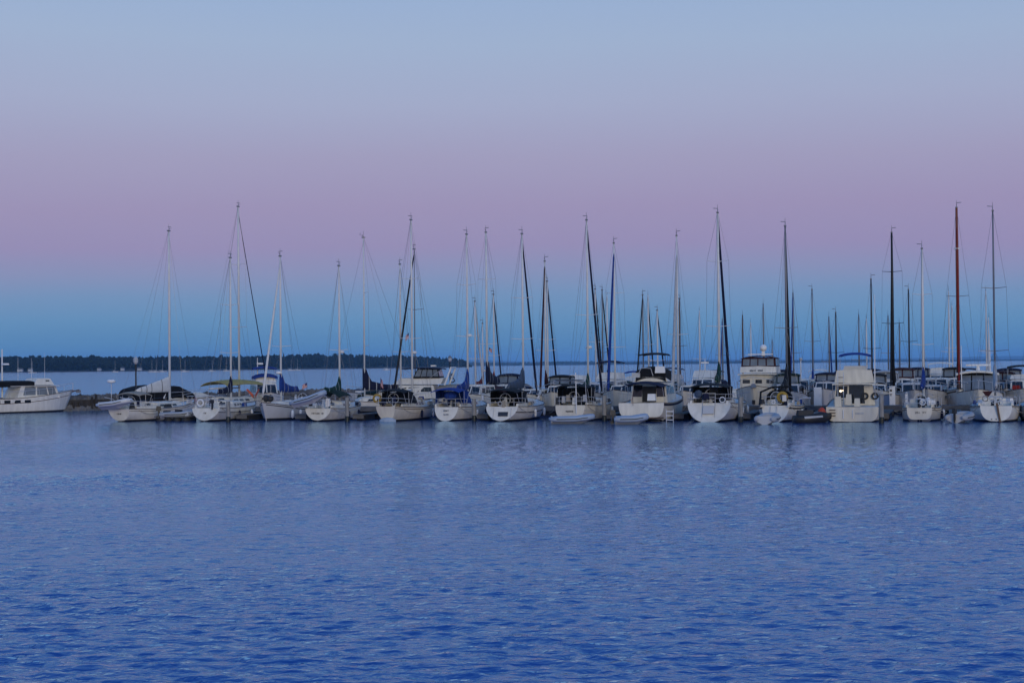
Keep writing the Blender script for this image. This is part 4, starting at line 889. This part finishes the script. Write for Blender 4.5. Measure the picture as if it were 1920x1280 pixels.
sailboat('s1043', 'sailboat with dark furled headsail leaning right past the maroon sail cover', col(1028, 30), 'mast', HEAD, 9.5, 3.0, 520, None, .6, spread=(.5,), cover=None, jib=NAVY, jib_r=.08, lod=1, group=R2)

# ---- boats further back, right half ---------------------------------------------------------------
BG = 'sailboats moored further back'
back = [ # px, ytop, b, heading, mast material, jib, cover, label
 (892, 558, 36, HEAD, ALU, SAILW, None, 'sailboat with slim white mast and white furled sail left of the navy sail cover'),
 (906, 600, 46, HEAD, ALU, None, RED, 'small sailboat with short thin mast and radar hidden behind the navy sail cover'),
 (927, 545, 38, HEAD, ALU, NAVY, RED, 'sailboat with red sail cover and dark furled headsail behind the walk through transom'),
 (1118, 535, 40, HEAD, ALU, BLACK, None, 'sailboat with thin dark furled headsail just right of the tallest centre mast'),
 (1131, 537, 48, HEAD, ALUD, BLACK, None, 'sailboat with grey mast left of the royal blue furled headsail'),
 (1140, 548, 52, HEAD, ALU, None, FOREST_C, 'sailboat with pale mast half hidden by the royal blue furled headsail'),
 (1207, 546, 44, BACK, ALUD, BLACK, None, 'left one of the two dark rigged sailboats above the flybridge cruiser'),
 (1217, 548, 50, HEAD, ALU, BLACK, None, 'right one of the two dark rigged sailboats above the flybridge cruiser'),
 (1234, 575, 46, HEAD, ALU, NAVY, None, 'sailboat with short mast and navy headsail right of the flybridge cruiser'),
 (1276, 553, 48, HEAD, TEAK, None, None, 'sailboat with brown mast close behind the pale grey sail cover'),
 (1313, 578, 66, HEAD, ALU, None, None, 'sailboat with thin pale mast left of the broad transom sailboat'),
 (1356, 592, 60, BACK, ALUD, BLUE, None, 'sailboat with short dark mast right behind the broad transom sailboat'),
 (1394, 585, 56, HEAD, TEAK, None, None, 'sailboat with brown mast left of the trawler radar dome'),
 (1409, 600, 84, HEAD, ALU, None, None, 'far sailboat with thin mast directly behind the trawler radar dome'),
 (1433, 564, 62, HEAD, ALUD, None, None, 'sailboat with grey mast right of the trawler radar dome'),
 (1449, 632, 90, HEAD, ALUD, None, None, 'far sailboat with the shortest mast right of the trawler'),
 (1489, 543, 50, BACK, ALUD, BLUE, None, 'sailboat with blue furled headsail behind the black sail cover'),
 (1525, 536, 46, HEAD, ALUD, None, BLUE, 'sailboat with bright blue sail cover behind the white dock cabinet'),
 (1556, 588, 56, HEAD, ALUD, BLUE, None, 'sailboat with dark mast and blue furled headsail left of the blue sun top'),
 (1569, 579, 48, HEAD, PLASTB, None, None, 'sailboat with black mast rising behind the left edge of the blue sun top'),
 (1612, 584, 64, HEAD, ALUD, None, None, 'sailboat with thin leaning mast above the middle of the blue sun top'),
 (1626, 592, 78, HEAD, ALU, None, None, 'far sailboat with pale mast above the right end of the blue sun top'),
 (1636, 516, 38, BACK, PLASTB, None, MAROON, 'sailboat with black mast and dark sail cover right of the blue sun top'),
 (1667, 586, 60, HEAD, ALUD, None, None, 'sailboat with short mast left behind the tall black mast'),
 (1688, 600, 60, HEAD, ALUD, BLUE, None, 'sailboat with blue stay right behind the tall black mast'),
 (1706, 536, 44, HEAD, PLASTB, None, None, 'sailboat with black mast between tall black mast and small cream sailboat'),
 (1781, 540, 52, HEAD, ALU, None, None, 'sailboat with pale mast left of the red brown masts'),
 (1787, 568, 64, HEAD, ALU, None, BLUE, 'far sailboat with blue sail cover left of the red brown masts'),
 (1851, 540, 56, HEAD, ALU, None, None, 'sailboat with pale mast left of the rightmost tall mast'),
 (1855, 590, 74, BACK, ALU, SAILW, None, 'far sailboat with white furled sail left of the rightmost tall mast'),
]
for i, (px, yt, b_, hd_, mm, jb, cv, lb) in enumerate(back):
    sailboat('b%d' % i, lb, col(px, b_), 'mast', hd_ + rnd.uniform(-3, 3), rnd.uniform(8.4, 9.8), 2.9, yt, None, .6, spread=(.5,) if i % 2 else (.4,), mastm=mm, jib=jb, jib_r=.075, cover=cv, cov_h=1.4, boom_l=3.2, boom_z=2.3, lod=1 if b_ < 50 else 2, group=BG, mr=.085, wire=.009 if b_ < 60 else .011, hull=dict(fs=1.1, fm=1.0, fb=1.35), hasboom=True, radar=.33 if i in (1, 7) else None)
r, H, my = ROOTS['b2']; flag(r, (-.5, my, 6.0), .6, .45, None, .3, .6)

# ---- motorboats further back ------------------------------------------------------------------------
def cruiser(key, label, px, b_, heading, L, B, top, canv, z=(1.2, 2.5, 3.1), hm=GEL, fly=True, grp='motorboats moored further back', anchor='mid', canz=None):
    hs = [(('deckhouse', L * .28, L * .72, B * .38, B * .3, z[0], z[1], 1.0, .3, hm), dict(side=[(.06, .34, .4, .86), (.38, .64, .4, .86), (.68, .9, .4, .8)], front=[(.05, .47, .35, .9), (.53, .95, .35, .9)], back=[(.1, .42, .2, .9), (.58, .9, .2, .9)]))]
    if fly: hs.append((('flybridge', L * .34, L * .6, B * .34, B * .28, z[1] + .08, z[2], .5, .2, hm), dict()))
    cz = canz if canz else z[2] + 1.1
    if top and not fly: hs.append((('canvas_enclosure', L * .33, L * .56, B * .31, B * .29, z[1] + .05, cz + .02, .25, .1, top), dict(side=[(.06, .45, .15, .85), (.52, .92, .15, .8)], front=[(.05, .47, .15, .85), (.53, .95, .15, .85)], back=[(.05, .47, .15, .85), (.53, .95, .15, .85)], wt=.97, glass=PANEL)))
    cn = [(('sun_top', L * .34, L * .56, B * .32, cz, .14, top, z[1]), dict(poles=2))] if top else []
    if canv: cn.append((('cockpit_cover', L * .02, L * .3, B * .4, z[1] - .25, .22, canv, z[0]), dict(poles=2, th=.45)))
    return motorboat(key, label, col(px, b_), anchor, heading, L, B, dict(fs=z[0], fm=z[0], fb=z[0] + .6), hm, BOOT, (GREY, .2, .06), hs, cn, lod=1, group=grp)
# left half
r, H = motorboat('c330', 'white express cruiser with black canvas covers behind the pale stowed mainsail', col(330, 17), 'mid', HEAD + 34, 10.5, 3.3, dict(fs=1.3, fm=1.35, fb=1.7), GEL, BOOT, None, lod=1, group='motorboats behind the left boats',
    houses=[(('foredeck_cabin', 4.0, 9.2, 1.35, .7, 1.35, 1.95, 1.6, .1, GEL), dict(side=[(.15, .5, .3, .7)])), (('windscreen', 4.0, 6.0, 1.3, 1.15, 1.98, 2.55, .9, .0, BLACK), dict())])
canopy(r, 'cockpit_cover', .3, 3.9, 1.35, 2.35, .4, BLACK, 1.4, poles=0, th=.9, droop=.3); canopy(r, 'windscreen_cover', 3.6, 6.4, 1.3, 2.2, .3, BLACK, 1.4, poles=0, th=.6, droop=.4)
MB().path([(1.3, 3.3, 1.5), (1.25, 3.9, 2.9), (-1.25, 3.9, 2.9), (-1.3, 3.3, 1.5)], .09, 6).build('radar_arch', PLASTW, r)
r, H = cruiser('c500', 'white flybridge cruiser with bright blue covers behind the bow out cutter', 497, 22, HEAD + 150, 9.8, 3.4, BLUE, None, (1.35, 2.75, 3.4), grp='motorboats behind the left boats', canz=4.15)
canopy(r, 'flybridge_cover', 3.6, 5.8, 1.1, 3.42, .22, BLUE, 2.8, poles=0, th=.2)
MB().tube((.6, 4.2, 2.8), (.6, 4.2, 5.1), .06, .03, 5).build('signal_mast', PLASTW, r); MB().box((.35, 4.2, 4.55), (.6, .3, .14)).build('radar_bar', PLASTW, r)
r, H = motorboat('c780', 'big white flybridge cruiser with clear enclosed bridge and tan cockpit cover', col(752, 23), 'mid', HEAD + 262, 14.0, 4.3, dict(fs=1.5, fm=1.5, fb=2.3), GEL, BOOT, (GREY, .25, .06), lod=1, group='motorboats behind the left boats',
    houses=[(('deckhouse', 4.0, 11.2, 1.8, 1.3, 1.55, 3.0, 1.8, .4, GEL), dict(side=[(.05, .25, .5, .85), (.28, .5, .5, .85), (.54, .8, .5, .82)], front=[(.05, .47, .4, .9), (.53, .95, .4, .9)])), (('flybridge', 3.6, 8.8, 1.6, 1.3, 3.1, 3.75, .8, -.3, GEL), dict()),
            (('bridge_enclosure', 3.7, 6.6, 1.45, 1.35, 3.76, 4.85, .5, .3, BLACK), dict(side=[(.03, .22, .18, .86), (.26, .48, .18, .86), (.52, .72, .18, .86), (.76, .96, .18, .86)], back=[(.05, .48, .18, .86), (.52, .95, .18, .86)], glass=PANEL))],
    canopies=[(('bridge_top', 3.5, 8.0, 1.5, 4.88, .1, NAVY, 3.7), dict(poles=2)), (('cockpit_cover', -.2, 3.9, 1.75, 2.75, .35, TAN, 1.5), dict(poles=3, th=.12)), (('bow_cover', 9.0, 12.6, 1.2, 2.15, .3, FOREST_C, 1.7), dict(poles=0, th=.5, droop=.3))])
MB().path([(1.55, 3.2, 3.0), (1.5, 2.5, 4.9), (-1.5, 2.5, 4.9), (-1.55, 3.2, 3.0)], .1, 6).build('radar_arch', PLASTW, r); r.scale = (.86, .86, .82); MB().box((0, 4.6, 5.12), (.7, .5, .16)).build('radar_dome', PLASTW, r); MB().torus((1.6, 2.9, 3.5), .25, .07, (0, 1, 0), (0, 0, 1), 10).build('life_ring', DARKRUB, r)
r, H = motorboat('c700', 'small pale blue runabout on the water right of the green covered sailboat', place(704, 158), 'mid', HEAD + 80, 5.2, 2.0, dict(fs=.7, fm=.7, fb=.95), RUBBLUE, BOOT, None, lod=1, rails=False,
    houses=[(('windscreen', 2.4, 3.4, .85, .6, .72, 1.15, .6, .0, PANEL), dict())]); outboard(r, 0, -.2, .55)
# right half
cruiser('c1075', 'white motor cruiser with arched dark window behind the beige sailboat stern', 1078, 26, BACK, 10.0, 3.5, None, BLACK, (1.4, 2.6, 3.2), canz=4.0)
cruiser('c1145', 'cruiser with dark green canvas under the royal blue furled headsail', 1143, 30, BACK, 10.5, 3.6, NAVY, FOREST_C, (1.4, 2.75, 3.4), canz=4.4)
cruiser('c1170', 'white motor cruiser with navy cockpit cover left of the flybridge cruiser', 1172, 18, BACK, 9.6, 3.4, None, NAVY, (1.5, 2.4, 2.9), fly=False)
cruiser('c1320', 'white cruiser with pointed radar mast left of the broad transom canopy', 1322, 34, BACK, 10.5, 3.6, None, NAVY, (1.4, 2.8, 3.5), anchor='mid')
MB().tube((0, 5, 3.4), (0, 5, 4.6), .06, .03, 6).build('radar_mast', PLASTW, ROOTS['c1320'][0]); MB().box((0, 5, 4.25), (.7, .3, .15)).build('radar_dome', PLASTW, ROOTS['c1320'][0])
cruiser('c1255', 'grey sided cruiser behind the pale grey sail cover', 1262, 40, HEAD, 9.8, 3.4, SLATE, None, (1.3, 2.6, 3.1), GREY, canz=3.7)
cruiser('c1500', 'cruiser with dark rounded canvas top right of the black sail cover', 1500, 28, BACK, 9.6, 3.4, None, FOREST_C, (1.4, 2.7, 3.1), fly=False)
cruiser('c1552', 'cruiser with navy enclosure between white dock cabinet and blue topped cruiser', 1552, 24, BACK, 9.2, 3.3, NAVY, NAVY, (1.4, 2.5, 2.9), GREY, fly=False, canz=3.2)
cruiser('c1655', 'cruiser with grey canvas behind the tall pile', 1662, 32, BACK, 9.6, 3.4, SAILG, None, (1.3, 2.5, 2.9), fly=False, canz=3.3)
cruiser('c1690', 'cruiser with dark brown canvas top between the black masts', 1693, 38, BACK, 9.8, 3.4, MAROON, None, (1.3, 2.6, 3.1), fly=False, canz=3.5)
cruiser('c1725', 'grey cruiser half hidden by the small cream sailboat mast', 1722, 44, BACK, 9.8, 3.4, NAVY, None, (1.3, 2.6, 3.1), GREY, fly=False, canz=3.5)
cruiser('c1752', 'white cruiser with dark windscreen right of the small cream sailboat mast', 1756, 30, BACK, 10.2, 3.5, None, None, (1.5, 2.7, 3.2), fly=False)
cruiser('c1760', 'farther white cruiser with high roof right of the small cream sailboat mast', 1764, 46, BACK, 10.5, 3.6, GEL, None, (1.5, 2.9, 3.5), canz=4.0)
cruiser('c1792', 'dark topped cruiser hidden behind the red brown ketch masts', 1790, 40, BACK, 9.8, 3.4, BLACK, None, (1.4, 2.6, 3.0), fly=False, canz=3.5)
r, H = motorboat('c1835', 'hardtop motor yacht with wide dark windows behind the rightmost sailboat', col(1833, 19), 'mid', BACK, 11.5, 3.9, dict(fs=1.4, fm=1.4, fb=2.0), GEL, BOOT, None, lod=1, group='motorboats moored further back',
    houses=[(('deckhouse', 3.0, 8.6, 1.65, 1.4, 1.45, 3.2, 1.2, .2, BLACK), dict(front=[(.03, .3, .15, .9), (.34, .66, .15, .9), (.7, .97, .15, .9)], side=[(.05, .45, .4, .88), (.5, .9, .4, .88)], back=[(.03, .3, .15, .9), (.34, .66, .15, .9), (.7, .97, .15, .9)], glass=PANEL))],
    canopies=[(('hard_top', 2.6, 7.8, 1.65, 3.22, .22, GEL, 1.5), dict(poles=2, pm=PLASTW, th=.14, droop=.04))])
MB().box((-.1, 5, 3.85), (1.9, .25, .14)).build('radar_bar', PLASTW, r); MB().box((-.1, 5, 3.6), (.3, .3, .35), .6, .6).build('radar_mount', PLASTW, r)
cruiser('c1895', 'dark topped cruiser near the right edge behind the rightmost sailboat', 1893, 34, BACK, 9.6, 3.4, NAVY, None, (1.3, 2.5, 2.9), GREY, fly=False, canz=3.4)
r, H = cruiser('c1925', 'cruiser with black sun top and orange life vests cut by the right edge', 1918, 22, BACK, 10.5, 3.6, BLACK, None, (1.4, 2.6, 3.0), canz=3.7)
MB().box((.6, 8.2, 2.05), (.7, .4, .32), .8, .8).build('life_vest_bin', RED, r)
r2, H, my = sailboat('s1940', 'small boat hull just entering the picture at the right edge', col(1946, 6), 'mast', HEAD, 9.0, 3.0, 520, None, .6, lod=1, cover=None, hm=GREY)
for i, (px, b_, hd_, L_, tp, cv, zz, hm_, lb) in enumerate([
    (893, 17, BACK, 9.0, None, MAROON, (1.35, 2.5, 2.9), GEL, 'white cabin boat with maroon canvas behind the blue canopied sailboat'),
    (955, 27, BACK, 9.6, NAVY, NAVY, (1.3, 2.4, 2.9), GEL, 'cabin boat with navy canvas behind the slate blue sail cover'),
    (1003, 17, BACK, 8.6, None, BLUE, (1.3, 2.1, 2.5), GEL, 'low white cabin boat right of the slate blue sail cover'),
    (1052, 18, BACK, 9.4, BLACK, BLACK, (1.35, 2.4, 2.8), GEL, 'white cabin boat with black canvas behind the stern arch'),
    (1112, 19, BACK, 9.4, None, FOREST_C, (1.4, 2.6, 3.1), GREY, 'grey cabin boat with dark green canvas behind the beige sailboat'),
    (1232, 22, BACK, 9.6, BLACK, None, (1.4, 2.5, 2.9), GREY, 'grey cabin boat with black sun top right behind the flybridge cruiser'),
    (1300, 21, BACK, 9.4, None, BLACK, (1.35, 2.3, 2.7), GEL, 'white cabin boat with black canvas left of the broad transom sailboat'),
    (1478, 19, BACK, 9.2, FOREST_C, BLACK, (1.35, 2.4, 2.8), GREY, 'grey cabin boat with dark top behind the yellow life ring sailboat'),
    (1585, 34, BACK, 9.6, NAVY, BLACK, (1.35, 2.5, 2.9), GREY, 'grey cabin boat hidden behind the blue topped cruiser'),
    (1640, 22, BACK, 9.2, BLACK, None, (1.35, 2.3, 2.7), GEL, 'white cabin boat with black sun top left of the tall pile'),
    (1712, 20, BACK, 9.4, None, BLACK, (1.35, 2.4, 2.8), GREY, 'grey cabin boat with black canvas left of the small cream sailboat mast'),
    (1748, 20, BACK, 9.0, None, SLATE, (1.4, 2.2, 2.5), GREY, 'low grey cabin boat between the small cream sailboat and the ketch'),
    (1880, 24, BACK, 9.4, MAROON, BLACK, (1.35, 2.4, 2.8), GREY, 'grey cabin boat with maroon top right behind the rightmost sailboat')]):
    cruiser('g%d' % i, lb, px, b_, hd_ + rnd.uniform(-6, 6), L_, 3.2, tp, cv, zz, hm_, fly=False, canz=zz[2] + .4, grp='cabin boats of the second row')
# far filler boats of the outer docks
for i, (px, b_, lb) in enumerate([(1060, 58, 'far white cruiser right of the maroon sail cover'), (1190, 60, 'far white cruiser behind the flybridge cruiser'), (1245, 70, 'far white cruiser just right of the flybridge cruiser'), (1340, 66, 'far white cruiser behind the broad transom sailboat'), (1465, 64, 'far white cruiser right of the trawler'),
          (1535, 70, 'far white cruiser behind the white dock cabinet'), (1635, 66, 'far white cruiser right of the blue sun top'), (1710, 72, 'far white cruiser behind the small cream sailboat'), (1815, 66, 'far white cruiser right of the red brown masts'), (1880, 62, 'far white cruiser near the right edge')]):
    cruiser('f%d' % i, lb, px, b_, BACK + rnd.uniform(-8, 8), rnd.uniform(8.5, 11), 3.3, rnd.choice([None, NAVY, BLUE, GEL]), rnd.choice([None, NAVY, BLACK]), (1.2, 2.3, 2.8), fly=rnd.random() < .5, canz=3.3)
for i, b_ in enumerate((33, 55, 76)):
    oriented('outer_dock', 24 + i * 4, b_, 74 - 6 * i, 2.2, ['timber dock behind the second row of boats', 'second timber dock further out behind the boats', 'outermost timber dock beyond the boats'][i], 'dock', .75, group='docks further out')

# ---- dinghies and small craft in front ---------------------------------------------------------------
dinghy('pale blue inflatable dinghy floating across the beige sailboat transom', water_at(1030, 794), HEAD + 72, 3.3, 1.4, RUBBLUE, motor=False)
dinghy('grey inflatable dinghy behind the flybridge cruiser swim platform', water_at(1149, 795), HEAD + 66, 2.6, 1.4, RUBBLUE, motor=True, r=.23)
dinghy('grey inflatable dinghy seen stern on before the yellow life ring', water_at(1433, 796), HEAD + 4, 2.8, 1.6, RUBBER, motor=False, r=.25)
dinghy('grey inflatable dinghy with dark outboard under the red masted ketch bow', water_at(1790, 793), HEAD + 15, 3.2, 1.6, RUBBER, motor=True, r=.24)
r = dinghy('dark grey inflatable with small engine on the raft of the leftmost sailboat', water_at(298, 789) + Vector((0, 0, .2)), HEAD + 62, 3.0, 1.5, RUBBER, motor=True)
# personal watercraft with orange float
p = water_at(1522, 792); r = empty('watercraft', p, HEAD + 60)
MB().loft([[(-.25, -1.3, -.1), (.25, -1.3, -.1), (.5, -1.3, .25), (.35, -1.3, .5), (-.35, -1.3, .5), (-.5, -1.3, .25)], [(-.35, -.3, -.15), (.35, -.3, -.15), (.58, -.3, .3), (.4, -.3, .55), (-.4, -.3, .55), (-.58, -.3, .3)], [(-.3, .7, -.1), (.3, .7, -.1), (.5, .7, .4), (.36, .7, .75), (-.36, .7, .75), (-.5, .7, .4)], [(-.03, 1.5, .25), (.03, 1.5, .25), (.06, 1.5, .5), (.05, 1.5, .6), (-.05, 1.5, .6), (-.06, 1.5, .5)]]).build('body', PLASTB, r, True)
MB().box((0, -.5, .7), (.42, 1.2, .35), .8, .9).build('seat', DARKRUB, r); MB().path([(-.4, .3, 1.0), (0, .42, .95), (.4, .3, 1.0)], .03, 5).build('handlebar', PLASTB, r); MB().panel((.59, -.8, .3), (.54, .6, .38), (.5, .6, .5), (.53, -.8, .45), 0, 1, 0, 1, .01).build('side_decal', SAILG, r)
tag(r, 'black personal watercraft tied left of the blue topped cruiser', 'watercraft')
p = water_at(1541, 791); r = empty('buoy', p); MB().ball((0, 0, .62), (.3, .3, .42), 10, 7).build('float', ORANGE, r, True); MB().torus((0, 0, 1.07), .06, .02, (1, 0, 0), (0, 0, 1), 8).build('eye', PLASTB, r); tag(r, 'orange red ball float hanging beside the black watercraft', 'buoy')
p = water_at(1256, 792); r = empty('dock_ladder', p, HEAD)
for x in (-.25, .25): MB().tube((x, 0, -.4), (x, 0, .95), .03, n=5).build('rail', STEEL, r)
for z in (-.1, .2, .5, .8): MB().box((0, 0, z), (.5, .08, .05)).build('rung', PLASTW, r)
tag(r, 'pale ladder standing in the water right of the flybridge cruiser', 'ladder')
# raft of dark gear beside the leftmost sailboat
p = water_at(322, 789); r = empty('work_raft', p, HEAD + 6)
MB().box((0, .6, .34), (3.0, 1.6, .1)).build('deck', DOCKM, r)
for k in range(4): MB().loft([[(-1.2 + .8 * k + .0, -.15 + 1.5 * s_, 0) if False else (-1.2 + .8 * k + .26 * math.cos(j * PI / 5), -.1 + 1.4 * s_, .08 + .26 * math.sin(j * PI / 5)) for j in range(10)] for s_ in (0, 1)]).build('barrel_float', DARKRUB, r, True)
for x, s_ in ((-.9, .4), (.2, .5), (1.0, .35)): MB().box((x, .7, .39 + s_ / 2), (.5, .5, s_), .85, .85).build('gear_box', [PLASTB, DARKRUB, GREY][int(abs(x) * 2) % 3], r)
tag(r, 'low dark work raft with barrels and gear beside the leftmost front sailboat', 'raft')

# ---- things on the docks ------------------------------------------------------------------------------
def on_dock(px, b_=13.2): q = col(px, b_); return Vector((q.x, q.y, .78))
p = on_dock(1534); r = empty('dock_cabinet', p, HEAD); MB().box((0, 0, .72), (.58, .5, 1.44)).build('body', PLASTW, r); MB().panel((-.29, -.25, 0), (.29, -.25, 0), (.29, -.25, 1.44), (-.29, -.25, 1.44), .06, .94, .04, .96, .02).build('door', PLASTW, r); MB().box((.2, -.285, .8), (.03, .03, .2)).build('handle', STEEL, r); tag(r, 'tall white cabinet on the dock left of the blue topped cruiser', 'cabinet')
p = on_dock(1511); r = empty('dock_crate', p, HEAD)
MB().box((0, 0, .3), (.7, .5, .55)).build('body', GREY, r)
for k in range(6): MB().box((-.28 + .112 * k, -.265, .3), (.05, .03, .5)).build('slat', ALUD, r)
MB().box((0, 0, .62), (.78, .56, .08)).build('lid', PLASTW, r); tag(r, 'grey slatted crate with white lid left of the tall dock cabinet', 'crate')
p = place(675, 160, .8); r = empty('dock_hut', p, HEAD); MB().box((0, 0, .5), (.75, .6, 1.0)).build('wall', PLASTW, r); MB().box((0, 0, 1.06), (.9, .75, .12), .8, .8).build('roof', SLATE, r); MB().box((.12, -.32, .45), (.26, .04, .45)).build('door', GLASS, r); tag(r, 'small white box hut on the jetty before the breakwater', 'hut')
j = empty('jetty', place(690, 160)); MB().box((0, 0, .65), (9, 1.8, .12)).build('deck', DOCKM, j); MB().box((0, -.95, .55), (9, .06, .3)).build('fascia', DOCKM, j)
for x in (-4, -1.5, 1.5, 4): MB().tube((x, -.7, -1), (x, -.7, 1.1), .12, n=7).build('pile', PILE, j)
tag(j, 'short timber jetty in front of the breakwater carrying the small white hut', 'jetty')
for i, (px, lb) in enumerate([(555, 'white power pedestal on the dock behind the bow out cutter'), (905, 'white power pedestal on the dock behind the walk through transom'), (1010, 'white power pedestal on the dock left of the beige sailboat'), (1375, 'white power pedestal on the dock left of the trawler bow'), (1595, 'white power pedestal behind the blue topped cruiser'), (1700, 'white power pedestal left of the small cream sailboat')]):
    r = empty('power_pedestal', on_dock(px, 12.8), HEAD); MB().box((0, 0, .45), (.2, .2, .9), .9, .9).build('post', PLASTW, r); MB().ball((0, 0, .95), (.12, .12, .12), 8, 5).build('lamp_globe', LAMPG, r, True); tag(r, lb, 'pedestal', 'power pedestals along the dock')
p = place(1502, 150, 1.4); r = empty('dock_light', p); MB().tube((0, 0, 0), (0, 0, 3.0), .05, .04, 6).build('post', PLASTW, r); MB().ball((0, 0, 3.1), .16, 8, 6).build('globe', LAMPG, r, True); tag(r, 'white dock light on a slim post right of the black sail cover', 'lamp post')

# ---- boats at anchor far out before the headland ------------------------------------------------------
def far_sail(px, d, lb, s=1.0):
    r = empty('anchored_sailboat', place(px, d), rnd.uniform(60, 120))
    MB().loft([[(-1.1, -4, -.2), (1.1, -4, -.2), (1.3, -4, .9), (-1.3, -4, .9)], [(-1.4, 0, -.3), (1.4, 0, -.3), (1.6, 0, .9), (-1.6, 0, .9)], [(-.1, 5, -.2), (.1, 5, -.2), (.12, 5.3, 1.3), (-.12, 5.3, 1.3)]]).build('hull', GREY, r, True)
    MB().box((0, -.2, 1.15), (1.6, 3.6, .5), .8, .85).build('cabin', GREY, r); MB().tube((0, .6, 1), (0, .6, 13.5 * s), .09, .06, 5).build('mast', ALU, r); MB().tube((0, .5, 2.1), (0, -3.2, 2.1), .14, n=5).build('boom', SAILW, r)
    tag(r, lb, 'sailboat', 'sailboats at anchor far out')
for px, d, lb in [(215, 1900, 'tiny anchored sailboat left of the lamp post before the headland'), (284, 1750, 'tiny anchored sailboat right of the lamp post, leftmost of three'), (292, 1700, 'tiny anchored sailboat right of the lamp post, middle of three'), (304, 1800, 'tiny anchored sailboat right of the lamp post, rightmost of three'), (346, 1750, 'tiny anchored sailboat just right of the leftmost tall mast'),
                  (397, 1850, 'tiny anchored sailboat above the yellow awning, left one'), (424, 1900, 'tiny anchored sailboat above the yellow awning, right one'), (545, 1900, 'tiny anchored sailboat right of the blue sail cover before the headland'), (557, 1950, 'tiny anchored sailboat left of the green covered sailboat mast'), (725, 1700, 'tiny anchored sailboat before the headland left of the white flybridge cruiser'), (60, 1800, 'tiny anchored sailboat above the left edge yacht')]:
    far_sail(px, d, lb)
print('objects', len(bpy.data.objects))
